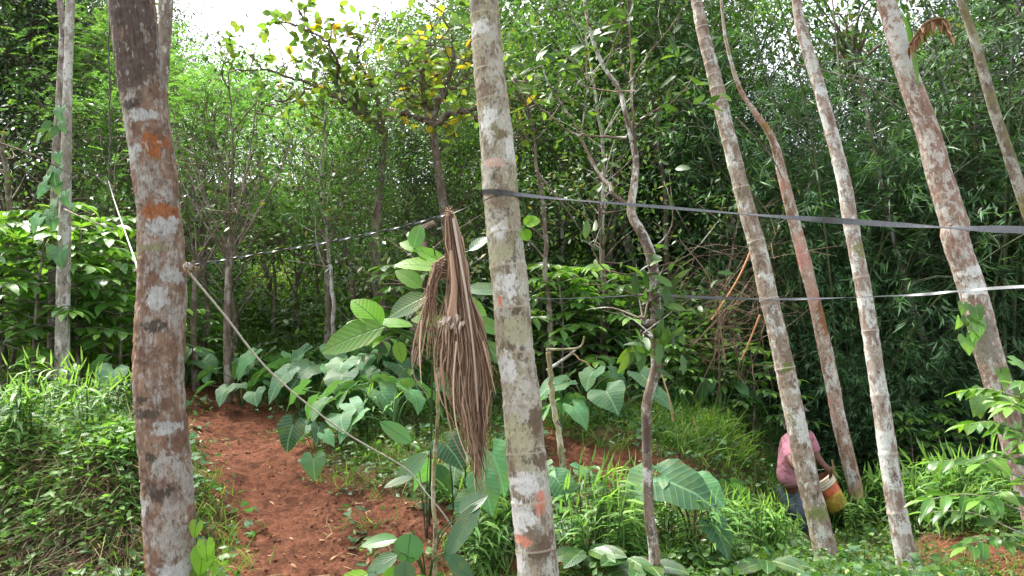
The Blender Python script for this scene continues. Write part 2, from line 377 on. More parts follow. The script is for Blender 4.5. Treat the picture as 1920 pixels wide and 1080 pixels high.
def make_ground():
    ys = np.r_[np.arange(-30, 0, 2.), np.arange(0, 3, .25), np.arange(3, 12, .035), 12*1.02**np.arange(0, 85), 66, 80, 110, 160, 240, 400.]
    xs = .9*np.sinh(np.linspace(-6.6, 6.6, 560))
    X, Y = np.meshgrid(xs, ys); Z = ground(X, Y); B = bare(X, Y)
    far = np.clip((np.hypot(X, Y)-70)/300, 0, 1); Z = Z-far*2
    g = Geo(); n, m = X.shape; i = np.arange(n-1)[:, None]*m; j = np.arange(m-1)[None]
    f = np.stack([i+j, i+j+1, i+m+j+1, i+m+j], -1).reshape(-1, 4)
    g.add(np.stack([X, Y, Z], -1).reshape(-1, 3), np.stack([B, 0*B, 0*B], -1).reshape(-1, 3), f)
    t = NT('red_soil_and_litter'); q = t.n('ShaderNodeTexCoord').outputs['Object']; b = t.sep(t.attr())[0]
    n1 = t.noise(q, 2.2, 6, .6); n2 = t.noise(q, 22, 6, .7); n3 = t.noise(q, 110, 4, .7); n4 = t.noise(q, 6, 5, .6)
    soil = t.mix(t.step(n2, .3, .7), (.095, .035, .019), (.235, .095, .053)); soil = t.mix(t.math('MULTIPLY', t.step(n3, .5, .7), .5), soil, (.30, .16, .10))
    soil = t.mix(t.math('MULTIPLY', t.step(n4, .48, .62), .6), soil, (.045, .02, .012))
    lit = t.mix(t.step(n2, .35, .65), (.055, .04, .022), (.16, .11, .055)); lit = t.mix(t.step(n3, .55, .7), lit, (.26, .20, .10))
    lit = t.mix(t.math('MULTIPLY', t.step(n1, .42, .62), .75), lit, (.045, .085, .02))
    f = t.math('ADD', b, t.math('MULTIPLY', t.math('SUBTRACT', n2, .5), .5)); col = t.mix(t.step(f, .25, .7), lit, soil)
    h = t.math('ADD', t.math('MULTIPLY', n2, 1.6), n3)
    mt = t.bsdf(col, .95, .1, h, .9, .02)
    return setp(g.build('ground', mt, None, None), kind='structure')
make_ground()
# ------------------------------------------------------------------ leaf and bark materials
M = {}
M['leaf_mid'] = leafmat('mid_green_leaf', [(0, (.03, .062, .022)), (.5, (.058, .125, .034)), (.9, (.12, .21, .05)), (1, (.30, .25, .06))], trans=.25, tboost=1.3)
M['leaf_bright'] = leafmat('fresh_green_leaf', [(0, (.04, .095, .025)), (.6, (.085, .19, .04)), (1, (.19, .32, .06))], trans=.38, tboost=1.45)
M['leaf_feather'] = leafmat('feathery_green_leaf', [(0, (.06, .145, .045)), (.6, (.125, .27, .07)), (1, (.25, .40, .10))], rough=.55, spec=.3, trans=.42, tboost=1.45)
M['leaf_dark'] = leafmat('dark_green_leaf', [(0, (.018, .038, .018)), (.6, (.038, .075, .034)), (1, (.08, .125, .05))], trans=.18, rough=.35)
M['leaf_bamboo'] = leafmat('bamboo_leaf', [(0, (.02, .052, .026)), (.6, (.055, .135, .05)), (1, (.13, .25, .08))], rough=.5, trans=.25)
M['leaf_autumn'] = leafmat('yellowing_leaf', [(0, (.05, .11, .03)), (.55, (.11, .19, .035)), (.80, (.16, .20, .03)), (.9, (.48, .34, .03)), (1, (.50, .20, .04))], trans=.4, vein=1)
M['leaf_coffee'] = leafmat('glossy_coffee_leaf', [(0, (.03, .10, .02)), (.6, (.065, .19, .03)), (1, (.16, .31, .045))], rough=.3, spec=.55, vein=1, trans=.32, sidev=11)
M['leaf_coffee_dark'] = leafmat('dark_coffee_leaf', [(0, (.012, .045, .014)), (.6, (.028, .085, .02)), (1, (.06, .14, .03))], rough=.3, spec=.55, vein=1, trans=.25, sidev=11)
M['leaf_taro'] = leafmat('taro_leaf', [(0, (.045, .13, .055)), (1, (.09, .225, .09))], rough=.55, spec=.35, vein=1.2, trans=.3, veincol=(.24, .42, .22), sidev=7)
M['leaf_ginger'] = leafmat('ginger_leaf', [(0, (.045, .13, .03)), (.7, (.095, .23, .045)), (1, (.20, .34, .08))], rough=.4, trans=.4, vein=.7, sidev=3)
M['leaf_vine'] = leafmat('vine_leaf', [(0, (.08, .20, .045)), (1, (.17, .34, .08))], rough=.35, spec=.5, trans=.42, vein=1, sidev=6)
M['leaf_big'] = leafmat('large_ribbed_leaf', [(0, (.03, .11, .03)), (1, (.07, .18, .045))], rough=.3, spec=.6, trans=.3, vein=1.6, veincol=(.015, .05, .015), sidev=15)
M['leaf_lime'] = leafmat('backlit_lime_leaf', [(0, (.13, .32, .025)), (1, (.22, .42, .04))], rough=.38, spec=.4, trans=.5, vein=1.6, veincol=(.05, .13, .02), sidev=9)
M['leaf_crinkle'] = leafmat('crinkled_leaf', [(0, (.02, .075, .018)), (1, (.05, .14, .03))], rough=.28, spec=.6, trans=.3, vein=2, veincol=(.16, .30, .12), sidev=13)
M['grass'] = leafmat('grass_blade', [(0, (.05, .12, .02)), (.55, (.10, .21, .03)), (.85, (.20, .28, .06)), (1, (.42, .34, .14))], rough=.55, spec=.3, trans=.4)
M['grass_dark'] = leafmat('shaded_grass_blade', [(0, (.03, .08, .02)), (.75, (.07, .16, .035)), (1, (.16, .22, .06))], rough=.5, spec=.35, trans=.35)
M['straw'] = leafmat('dry_straw', [(0, (.14, .085, .045)), (.6, (.30, .20, .11)), (1, (.46, .35, .20))], rough=.85, spec=.1, trans=.15, tboost=1.)
M['litter'] = leafmat('dry_fallen_leaf', [(0, (.10, .05, .03)), (.5, (.24, .13, .07)), (1, (.42, .28, .16))], rough=.8, spec=.15, trans=.15, tboost=1.)
M['stalk'] = leafmat('green_stalk', [(0, (.03, .075, .02)), (1, (.09, .16, .04))], rough=.5, trans=.0)
M['stalk_dark'] = leafmat('dark_stalk', [(0, (.02, .02, .012)), (1, (.05, .045, .025))], rough=.6, trans=.0)
M['culm'] = leafmat('bamboo_culm', [(0, (.03, .045, .02)), (1, (.10, .12, .05))], rough=.5, trans=.0)

W_, G_, D_, O_, PK, BR = (.56, .56, .52), (.27, .27, .19), (.055, .047, .036), (.26, .085, .025), (.46, .25, .20), (.13, .075, .05)
M['bark_twig'] = barkmat('grey_twig_bark', ((.12, .09, .07), (.27, .23, .19)), [((.40, .38, .34), 18, .52, .62, .6)], speck=.3)
M['bark_far'] = barkmat('forest_bark', ((.085, .06, .045), (.19, .145, .11)), [((.36, .34, .29), 10, .52, .62, .7), ((.16, .15, .06), 5, .55, .68, .5)], speck=.4)
M['bark_pale'] = barkmat('pale_mottled_bark', ((.20, .16, .125), (.33, .29, .24)), [(W_, 12, .47, .56, .85), (BR, 9, .56, .63, .8), ((.18, .17, .06), 5, .6, .7, .6)], speck=.6)
M['bark_ring'] = barkmat('ringed_palm_bark', ((.17, .115, .085), (.33, .26, .20)), [(W_, 13, .48, .56, .9), ((.15, .085, .055), 10, .54, .62, .75), ((.20, .21, .08), 6, .60, .70, .6)], speck=.6)
M['bark_pink'] = barkmat('pinkish_bark', ((.34, .22, .16), (.46, .34, .27)), [((.18, .085, .045), 9, .50, .58, .85), (W_, 14, .55, .61, .85), ((.12, .07, .04), 16, .58, .66, .8), ((.20, .20, .07), 6, .62, .7, .6)], speck=.5)
M['bark_brown'] = barkmat('brown_flaky_bark', ((.16, .095, .07), (.28, .19, .15)), [((.44, .40, .36), 26, .53, .60, .75), ((.12, .07, .05), 12, .56, .64, .6), (W_, 4.5, .60, .66, .8)], speck=.7)
M['bark_mossy'] = barkmat('mossy_yellow_bark', ((.20, .17, .08), (.34, .30, .17)), [((.50, .46, .34), 16, .5, .58, .8), ((.09, .07, .04), 14, .56, .64, .9), ((.12, .15, .03), 8, .55, .64, .7)], speck=.5)
# ------------------------------------------------------------------ the trunks one can tell apart
def pal_frond(g, base, d, up, L, rng, n=34, mat=0, smat=1):
    "one feather frond arching from base"
    d = np.asarray(d, float); t = np.linspace(0, 1, 12); side = unit(np.cross(d, up))
    pts = base+L*(t[:, None]*d*.9+(.30*t-.55*t**2)[:, None]*np.array([0, 0, 1.]))
    g.tube(pts, np.linspace(.018, .003, 12), 4, smat, rnd=.5, cap=False)
    tt = np.linspace(.12, .99, n); q = np.stack([np.interp(tt, t, pts[:, k]) for k in range(3)], -1); tg = unit(np.gradient(q, axis=0))
    for sg in (-1, 1):
        dd = unit(tg*.55+sg*side+rng.normal(size=q.shape)*.12-np.array([0, 0, .35])); ll = L*.30*np.sin(np.clip(tt*1.02, 0, 1)*pi)**.6+.05
        g.leaves(T_LANCE, q, dd, np.broadcast_to([0, 0, 1.], dd.shape)+rng.normal(size=q.shape)*.2, ll, .045, rng.random(n), mat, .7)
def palm_crown(g, top, rng, L=1.7, n=9):
    for k in range(n):
        a = k*2.4+rng.random(); e = .15+.9*rng.random()
        pal_frond(g, top, unit(np.array([cos(a), sin(a), e])), np.array([0, 0, 1.]), L*(.85+.3*rng.random()), rng)
def leafy_crown(g, wood, top, rad, ncl, per, leaf, wid, rng, T=T_LEAF, wr=.03):
    for k in range(ncl):
        c = top+rdir(1, rng)[0]*rad*rng.random()**.4*np.array([1, 1, .7]); m = (top+c)/2+rng.normal(size=3)*.1
        wood.tube(smooth_path([top-np.array([0, 0, rad*.5]), m, c], 7), np.linspace(wr, .006, 7), 5, 0)
        p = c+rng.normal(size=(per, 3))*rad*.17
        g.leaves(T, p, unit(p-c+rng.normal(size=p.shape)*.3-np.array([0, 0, .2])), np.array([0, 0, 1.])+rng.normal(size=p.shape)*.5, leaf*(.7+.5*rng.random(per)), wid, rng.random(per), 0, .4)

def trunk_world(path, d_top, d_bot, n=240, up=0., kr=1.):
    "path: (py, px, width) from top to bottom of the photo -> points bottom to top, radii, and py -> s"
    a = np.array(path, float); o = np.argsort(a[:, 0]); a = a[o]
    py = np.linspace(a[0, 0], a[-1, 0], n); c = smooth_path(a[:, [0, 1]], 400)
    px = np.interp(py, c[:, 0], c[:, 1]); wd = np.interp(py, a[:, 0], a[:, 2])
    d = np.interp(py, [a[0, 0], a[-1, 0]], [d_top, d_bot])
    pts = np.array([P(x, y, t) for x, y, t in zip(px, py, d)]); r = .5*wd/FPX*d*kr
    pts, r, py = pts[::-1], r[::-1], py[::-1]
    gz = float(ground(pts[0, 0], pts[0, 1])); low = []; rl = []
    if pts[0, 2] > gz-.12:
        k = 12; t = unit(pts[6]-pts[0]); t = t/max(t[2], .3); hgt = pts[0, 2]-gz+.15
        low = [pts[0]-t*hgt*(1-i/k) for i in range(k)]; rl = [r[0]*(1+.25*(1-i/k)**2*min(1, hgt)) for i in range(k)]
    hi, rh = [], []
    if up > 0:
        t = unit(pts[-1]-pts[-10]); k = int(up/.12)
        for i in range(1, k+1):
            f = i/k; tt = unit(t+np.array([0, 0, .5*f])); hi.append((hi[-1] if hi else pts[-1])+tt*up/k); rh.append(r[-1]*(1-.35*f))
    allp = np.vstack([x for x in (np.array(low).reshape(-1, 3), pts, np.array(hi).reshape(-1, 3)) if len(x)]); allr = np.r_[rl, r, rh]
    allr = allr*(1+.38*np.exp(-np.maximum(allp[:, 2]-gz, 0)/.10))
    s = np.r_[0, np.cumsum(np.linalg.norm(np.diff(allp, axis=0), axis=1))]
    k0 = len(low); spy = lambda y: float(np.interp(y, py[::-1], s[k0:k0+n][::-1]))
    ppy = lambda y: np.array([np.interp(y, py[::-1], pts[::-1, i]) for i in range(3)])
    rpy = lambda y: float(np.interp(y, py[::-1], r[::-1]))
    return allp, allr, spy, ppy, rpy
def barkmod(rings=(), amp=.035, f=7, bump=.05, seed=0, lump=0.):
    def m(a, L, r):
        k = 1+amp*fbm(np.cos(a)*1.3+0*L, np.sin(a)*1.3+0*L, L*f, seed, 4)+.5*amp*vnoise(np.cos(a)*5+0*L, np.sin(a)*5+0*L, L*60, seed+3)
        if lump: k = k+lump*np.maximum(0, vnoise(np.cos(a)+0*L, np.sin(a)+0*L, L*2.2, seed+9))
        for s_ in rings: x = L-s_; k = k+bump*np.where(x < 0, np.exp(-(x/.020)**2), np.exp(-(x/.006)**2))
        return k
    return m
def px_marks(marks, path, spy, rpy):
    out = []; a = np.array(path, float)
    for (mx, my, rx, ry, c) in marks:
        cx = np.interp(my, a[:, 0], a[:, 1]); hw = np.interp(my, a[:, 0], a[:, 2])/2; r = rpy(my)
        out.append(((mx-cx)/hw*r*1.0, spy(my), rx/hw*r, abs(spy(my-ry)-spy(my+ry))/2, c))
    return out
INFO = {}
def near_trunk(key, name, cat, label, path, dt, db, up, base, layers, marks=(), rings=(), ringgap=None, fiber=None, k=40, amp=.035, n=260, crown='palm', speck=.5, seed=1, bump=.05, lump=0., group=None, ringcol=None):
    pts, rad, spy, ppy, rpy = trunk_world(path, dt, db, n, up)
    rs = [spy(y) for y in rings]; total = np.linalg.norm(np.diff(pts, axis=0), axis=1).sum()
    mt = barkmat(key+'_bark', base, layers, marks=px_marks(marks, path, spy, rpy), rings=rs[:16], fiber=(spy(fiber[0]), spy(fiber[1])) if fiber else 0, speck=speck, ringcol=ringcol)
    rr = list(rs)
    if rs: rr += [rs[0] if 0 else max(rs)+.19*i for i in range(1, 30) if max(rs)+.19*i < total]
    o = empty(name, pts[0]+(0, 0, .1), label, cat, group); b = np.array(o.location)
    g = Geo(); g.tube(pts-b, rad, k, 0, mod=barkmod(rr, amp, seed=seed, bump=bump, lump=lump)); g.build('trunk', mt, o)
    rng = np.random.default_rng(seed+50)
    if crown == 'palm':
        c = Geo(); palm_crown(c, pts[-1]-b, rng); c.build('crown', [M['leaf_dark'], M['stalk']], o)
    elif crown == 'leafy':
        c = Geo(); wd = Geo(); leafy_crown(c, wd, pts[-1]-b, 1.3, 14, 60, .13, .06, rng); cr = c.build('crown', [M['leaf_mid']], o); wd.build('branches', M['bark_far'], cr)
    INFO[key] = (pts, rad, spy, ppy, rpy, o)
    return o
NT_ = near_trunk
# thick trunk with fibrous top and rust patches
p1 = [(0, 248, 80), (90, 257, 78), (180, 268, 78), (330, 290, 77), (420, 299, 77), (540, 304, 85), (600, 301, 88), (700, 297, 92), (760, 301, 89), (900, 313, 91), (1000, 319, 92), (1080, 326, 94)]
DK, DK2, WG, OR, OL = (.065, .055, .042), (.085, .068, .05), (.43, .43, .41), (.30, .095, .025), (.23, .215, .12)
m1 = [(262, 203, 20, 9, DK), (303, 282, 19, 19, OR), (255, 288, 26, 15, WG), (314, 405, 29, 15, OR), (318, 432, 26, 16, WG), (300, 466, 32, 9, OL), (332, 520, 13, 14, WG), (314, 562, 14, 22, WG),
      (308, 613, 22, 12, DK), (292, 744, 15, 6, DK), (295, 772, 24, 10, DK2), (303, 849, 17, 11, DK), (308, 914, 24, 17, DK), (286, 938, 12, 20, WG), (328, 802, 20, 13, WG), (346, 1062, 24, 22, WG), (262, 640, 9, 45, (.25, .13, .06)), (282, 1030, 8, 50, (.27, .13, .045)), (262, 30, 60, 60, (.10, .072, .062)), (262, 110, 60, 50, (.10, .072, .06)), (262, 165, 34, 24, (.10, .072, .058)), (285, 225, 25, 10, WG), (255, 340, 16, 30, (.2, .1, .07))]
near_trunk('thick', 'mottled_tree', 'tree', 'thick upright trunk with two rust-orange patches, fibrous dark bark at its top', p1, 3.1, 3.0, 2.6,
    ((.155, .088, .058), (.27, .175, .12)), [((.38, .365, .33), 9, .51, .58, .78), ((.14, .075, .05), 13, .52, .62, .7), ((.36, .34, .31), 30, .52, .60, .55), ((.22, .20, .11), 5, .62, .72, .5)],
    marks=m1, fiber=(260, 60), k=64, amp=.07, n=420, crown='leafy', speck=.8, seed=4, lump=.05)
# centre palm with leaf scars
p2 = [(0, 907, 54), (120, 916, 57), (240, 929, 62), (360, 938, 66), (480, 950, 66), (540, 957, 69), (660, 966, 69), (740, 977, 70), (850, 986, 74), (940, 996, 75), (1080, 1010, 76)]
W2, RD, B2, O2 = (.56, .55, .52), (.52, .20, .13), (.12, .082, .055), (.33, .315, .20)
m2 = [(921, 230, 11, 12, W2), (926, 314, 18, 8, (.5, .33, .27)), (900, 60, 20, 14, W2), (938, 262, 12, 9, (.15, .12, .07)), (930, 250, 6, 14, (.2, .2, .1)), (915, 240, 10, 26, W2), (957, 290, 9, 22, W2), (912, 180, 16, 14, (.20, .15, .11)), (933, 436, 14, 14, W2), (950, 540, 19, 25, W2), (951, 690, 13, 28, W2),
      (1003, 790, 13, 26, B2), (1010, 858, 15, 26, B2), (985, 905, 27, 24, W2), (975, 962, 20, 34, W2), (1012, 940, 12, 17, RD), (984, 1006, 19, 10, RD), (1022, 1022, 22, 26, B2), (974, 1050, 9, 22, W2), (938, 566, 5, 10, RD), (965, 812, 22, 30, O2), (940, 480, 20, 20, O2), (970, 625, 26, 24, O2), (935, 375, 26, 18, (.21, .155, .11))]
near_trunk('centre', 'palm_tree', 'palm tree', 'ringed palm trunk with the grey strap wrapped round it and white lichen near its foot', p2, 3.45, 3.15, 5,
    ((.20, .155, .105), (.34, .295, .22)), [((.43, .42, .36), 12, .47, .55, .75), ((.13, .09, .06), 11, .55, .63, .75), ((.32, .31, .18), 6, .52, .62, .6), ((.07, .055, .04), 26, .57, .65, .7)],
    marks=m2, rings=[32, 82, 134, 190, 312, 438, 500, 578, 662, 757, 848, 940, 1028], k=64, amp=.05, n=420, speck=.8, seed=8, bump=.028, ringcol=(.36, .31, .22))
# the leaning palms and the slim tree between them
pa = [(0, 1306, 20), (60, 1318, 23), (150, 1341, 25), (200, 1352, 27), (330, 1384, 29), (400, 1402, 31), (470, 1422, 32), (560, 1442, 34), (650, 1463, 34), (790, 1492, 38), (900, 1515, 40), (1000, 1540, 40), (1075, 1556, 42)]
pb = [(0, 1352, 5), (80, 1362, 6), (160, 1385, 8), (200, 1408, 9), (245, 1440, 13), (280, 1455, 16), (330, 1467, 18), (420, 1490, 20), (490, 1508, 23), (560, 1526, 22), (640, 1544, 24), (700, 1556, 25), (800, 1576, 26), (900, 1600, 26), (955, 1611, 27)]
pc = [(0, 1493, 17), (60, 1504, 20), (150, 1532, 22), (200, 1546, 23), (330, 1580, 25), (400, 1592, 27), (470, 1605, 27), (560, 1622, 28), (700, 1643, 30), (800, 1658, 33), (900, 1672, 34), (1000, 1690, 36), (1080, 1708, 38)]
pd = [(0, 1660, 30), (50, 1676, 34), (150, 1705, 38), (250, 1740, 42), (330, 1762, 44), (420, 1790, 48), (450, 1792, 46), (560, 1828, 47), (650, 1850, 47), (720, 1872, 47), (800, 1895, 48), (900, 1925, 50)]
pe = [(0, 1800, 13), (60, 1822, 15), (150, 1848, 18), (200, 1862, 19), (300, 1895, 20), (380, 1922, 22), (500, 1962, 22), (700, 2030, 24)]
pf = [(440, 1674, 8), (520, 1694, 12), (600, 1720, 13), (680, 1748, 14), (760, 1775, 15), (830, 1798, 16), (905, 1820, 17)]
palL = [(W_, 11, .50, .58, .9), ((.15, .10, .07), 12, .50, .58, .8), ((.25, .24, .13), 6, .56, .66, .6), ((.09, .06, .045), 24, .56, .64, .7)]
near_trunk('palm_a', 'palm_tree', 'palm tree', 'slim leaning palm with close rings, standing in front of the person in pink', pa, 6.7, 6.0, 4,
    ((.24, .175, .13), (.38, .31, .25)), palL, marks=[(1535, 960, 30, 12, (.17, .19, .06)), (1470, 690, 9, 8, (.12, .16, .03)), (1500, 800, 14, 30, W2)], rings=list(range(6, 300, 17))[:0]+[8, 30, 52, 74, 96, 118, 141, 165, 192, 225, 262, 310, 352, 452, 560, 690], k=28, amp=.08, n=300, seed=12, bump=.07, ringcol=(.52, .48, .43), speck=.7)
near_trunk('slim', 'slim_tree', 'tree', 'slim crooked tree with flaking pink and orange bark between the leaning palms', pb, 9.3, 8.8, 2,
    ((.27, .20, .15), (.45, .36, .29)), [(W_, 10, .50, .57, .9), ((.20, .10, .055), 7, .53, .60, .9), ((.10, .06, .035), 15, .57, .64, .85), ((.48, .24, .18), 5, .5, .6, .7)], marks=[(1495, 480, 12, 26, (.52, .26, .21)), (1545, 600, 12, 30, (.24, .10, .04)), (1440, 240, 12, 10, (.26, .17, .05))], k=24, amp=.09, n=260, crown='leafy', seed=17, lump=.25, speck=.8)
near_trunk('palm_c', 'palm_tree', 'palm tree', 'pale white-blotched palm, thin at the top, just beyond the slim pink-barked tree', pc, 6.6, 5.8, 4,
    ((.25, .19, .15), (.40, .34, .29)), [(W_, 9, .44, .52, .95), ((.19, .11, .08), 10, .52, .60, .8), ((.09, .06, .045), 20, .58, .66, .7)], marks=[(1536, 172, 12, 10, (.6, .6, .58)), (1640, 845, 20, 30, W2), (1610, 470, 14, 12, (.19, .19, .07)), (1694, 990, 18, 12, W2)], rings=[20, 42, 66, 92, 120, 148, 205, 250, 300, 356, 430, 520, 620, 740, 850, 960], k=28, amp=.075, n=300, seed=23, bump=.07, ringcol=(.50, .44, .38), speck=.6)
near_trunk('palm_d', 'leaning_tree', 'tree', 'stout brown leaning trunk with leafy vine and white lichen band at the lower strap', pd, 6.3, 5.6, 3,
    ((.20, .12, .085), (.31, .21, .16)), [((.46, .43, .39), 22, .49, .56, .85), ((.13, .075, .05), 10, .55, .64, .7), ((.40, .38, .35), 6, .55, .63, .6)], marks=[(1820, 545, 22, 14, (.62, .62, .60)), (1815, 512, 20, 9, (.58, .57, .54)), (1690, 90, 20, 60, (.5, .49, .46)), (1830, 640, 30, 40, (.21, .19, .15))], k=36, amp=.07, n=300, crown='leafy', seed=29, lump=.06, speck=.7)
near_trunk('dark_lean', 'leaning_tree', 'tree', 'dim leaning trunk crossing the top corner beyond the stout brown one', pe, 9, 8.4, 3, ((.10, .075, .055), (.20, .16, .12)), [((.40, .38, .34), 8, .50, .60, .8), ((.20, .18, .06), 5, .5, .6, .6)], k=20, amp=.07, n=120, crown='leafy', seed=31, lump=.1)
near_trunk('distant', 'slim_tree', 'tree', 'thin spotted stem leaning in the bamboo shade between pale palm and stout trunk', pf, 11, 10.2, 3.2, ((.16, .12, .09), (.27, .22, .17)), [(W_, 9, .5, .58, .8), ((.12, .08, .05), 12, .55, .62, .8)], k=16, amp=.1, n=120, crown='leafy', seed=37, lump=.2)
# twin trunks by the big trunk and behind it
near_trunk('behind', 'slim_tree', 'tree', 'thin greyish trunk rising just behind the thick rust-patched one', [(0, 311, 27), (60, 309, 24), (120, 306, 22), (200, 302, 22), (400, 300, 22), (600, 305, 24), (800, 310, 26)], 4.9, 4.6, 3, ((.15, .115, .09), (.28, .23, .19)), [(W_, 14, .52, .6, .8), ((.12, .09, .07), 20, .55, .63, .7)], k=24, amp=.05, n=160, crown='leafy', seed=41)
near_trunk('twin_a', 'forked_tree', 'tree', 'lighter front trunk of the vine-hung pair among the shrubs', [(0, 132, 16), (120, 128, 15), (240, 125, 17), (400, 122, 21), (520, 119, 24), (640, 117, 25)], 8.4, 8, 3, ((.22, .19, .155), (.36, .32, .27)), [(W_, 10, .50, .58, .8), ((.10, .08, .06), 16, .55, .62, .8)], k=20, amp=.06, n=160, crown='leafy', seed=43, lump=.06)
near_trunk('twin_b', 'forked_tree', 'tree', 'darker rear trunk of the vine-hung pair among the shrubs', [(0, 112, 11), (60, 117, 11), (200, 110, 12), (300, 105, 15), (400, 103, 17), (520, 101, 18), (640, 100, 20)], 9, 8.6, 3, ((.16, .13, .105), (.27, .23, .19)), [(W_, 12, .52, .6, .7), ((.09, .07, .05), 14, .52, .6, .8)], k=20, amp=.07, n=160, crown='leafy', seed=47, lump=.06)

# crooked young tree with bare arching branches
def px_branch(g, pts, r0, r1, k=8, n=24, mat=0, rng=None):
    q = smooth_path([P(*p) for p in pts], n)
    if rng is not None: q[1:-1] += rng.normal(size=(n-2, 3))*r1*1.2
    g.tube(q-g.org, np.linspace(r0, r1, n), k, mat, mod=barkmod((), .10, 9, seed=5)); return q
def crooked():
    rng = np.random.default_rng(3); D = 4.55; o = empty('crooked_tree', G(1228, 1035), 'crooked young tree with bare arching branches, grey and white blotches low on its stem', 'tree')
    g = Geo(); g.org = np.array(o.location)
    main = [(1228, 1100, 4.5), (1226, 1030, 4.5), (1217, 960, 4.5), (1214, 880, 4.5), (1212, 800, 4.5), (1214, 750, 4.5), (1230, 690, 4.5), (1227, 640, 4.5), (1230, 590, 4.5), (1228, 545, 4.5), (1224, 490, 4.5), (1205, 440, 4.5), (1184, 398, 4.5), (1190, 340, 4.55), (1192, 300, 4.6), (1183, 250, 4.6), (1172, 210, 4.6), (1160, 165, 4.65), (1132, 125, 4.7), (1110, 70, 4.75), (1095, 0, 4.8), (1085, -90, 4.9)]
    q = smooth_path([P(*p) for p in main], 160); rad = np.interp(np.linspace(0, 1, 160), [0, .2, .35, .5, .6, .72, 1], [.034, .027, .029, .028, .021, .014, .007])
    g.tube(q-g.org, rad, 20, 0, mod=barkmod((), .10, 8, seed=6, lump=.2)); 
    mt = barkmat('crooked_bark', ((.13, .095, .07), (.24, .19, .14)), [(W_, 10, .49, .57, .9), ((.085, .055, .04), 9, .48, .56, .9), ((.36, .24, .17), 6, .55, .65, .6)], speck=.6)
    tr = g.build('trunk', mt, o)
    brs = [([(1183, 395, 4.6), (1150, 360, 4.7), (1120, 320, 4.8), (1098, 280, 4.85), (1070, 215, 4.9), (1030, 160, 5), (1000, 60, 5.1)], .012, .004),
           ([(1175, 258, 4.6), (1120, 256, 4.7), (1075, 250, 4.8), (1040, 225, 4.8), (990, 180, 4.9), (960, 150, 5)], .009, .003),
           ([(1192, 300, 4.6), (1186, 200, 4.5), (1184, 120, 4.5), (1180, 30, 4.5), (1182, -80, 4.5)], .009, .004),
           ([(1182, 248, 4.6), (1215, 215, 4.5), (1255, 195, 4.4), (1290, 160, 4.4), (1310, 110, 4.4)], .007, .002),
           ([(1180, 155, 4.5), (1210, 110, 4.4), (1250, 60, 4.3), (1290, 0, 4.3), (1310, -50, 4.3)], .007, .002),
           ([(1190, 170, 4.6), (1150, 172, 4.7), (1090, 160, 4.8), (1040, 135, 4.9), (1010, 95, 5)], .006, .002),
           ([(1222, 495, 4.5), (1180, 515, 4.4), (1130, 500, 4.3), (1105, 450, 4.25), (1095, 400, 4.2)], .006, .002),
           ([(1224, 500, 4.5), (1270, 490, 4.4), (1310, 460, 4.3), (1350, 410, 4.3)], .006, .002),
           ([(1215, 470, 4.5), (1250, 440, 4.5), (1262, 400, 4.5), (1245, 340, 4.5)], .005, .002),
           ([(1228, 585, 4.5), (1210, 560, 4.5), (1222, 530, 4.5)], .012, .006), ([(1230, 610, 4.5), (1213, 605, 4.45), (1200, 595, 4.4)], .022, .008), ([(1228, 635, 4.5), (1212, 630, 4.45), (1203, 622, 4.4)], .018, .006),
           ([(1135, 130, 4.7), (1160, 60, 4.6), (1200, -20, 4.5)], .006, .002), ([(1098, 280, 4.85), (1120, 330, 4.9), (1160, 370, 4.9)], .005, .002), ([(1090, 250, 4.8), (1100, 160, 4.7), (1093, 70, 4.7), (1060, 20, 4.7)], .005, .002)]
    tips = []
    for pts, a, b in brs:
        h = Geo(); h.org = g.org; q2 = px_branch(h, pts, a, b, 6, 24, 0, rng)
        for _ in range(3):
            i = rng.integers(8, 23); e = q2[i]+unit(rng.normal(size=3)*[1, .6, .7]+[0, 0, .5])*rng.uniform(.15, .4); px_ = smooth_path([q2[i], (q2[i]+e)/2+rng.normal(size=3)*.02, e], 8)
            h.tube(px_-g.org, np.linspace(b*.9, .0015, 8), 4, 0, cap=False); tips += [e, (q2[i]+e)/2]
        tips += [q2[-1], q2[-4], q2[-8]]; h.build('branch', mt, o)
    g2 = Geo(); tips = np.array(tips); pyt = 540-((tips-CAM)@UP)/((tips-CAM)@FW)*FPX; tips = tips[rng.random(len(tips)) < np.where(pyt > 330, .22, .8)]
    p = np.repeat(tips, 3, 0)+rng.normal(size=(len(tips)*3, 3))*.03; n = len(p)
    g2.leaves(T_OVAL, p-g.org, unit(rng.normal(size=p.shape)*[1, 1, .5]+[0, 0, .25]), rng.normal(size=p.shape)*.6+[0, -.5, .6], rng.uniform(.07, .12, n), rng.uniform(.026, .042, n), rng.random(n), 0, .5)
    nn = 22; p = P(1240, 600, 4.4)+rng.normal(size=(nn, 3))*[.06, .05, .14]; g2.leaves(T_OVAL, p-g.org, unit(rng.normal(size=p.shape)*.6+[.3, -.2, .5]), rng.normal(size=p.shape)*.5+[0, -.6, .5], .13, .045, rng.random(nn), 0, .5)
    p = P(1203, 650, 4.3)+rng.normal(size=(16, 3))*[.05, .04, .03]; g2.leaves(T_OVAL, p-g.org, unit(rng.normal(size=p.shape)*.6+[-.3, -.2, -.4]), rng.normal(size=p.shape)*.5+[0, -.6, .5], .14, .05, rng.random(16), 0, .5)
    g2.build('leaves', [M['leaf_bright']], o)
crooked()

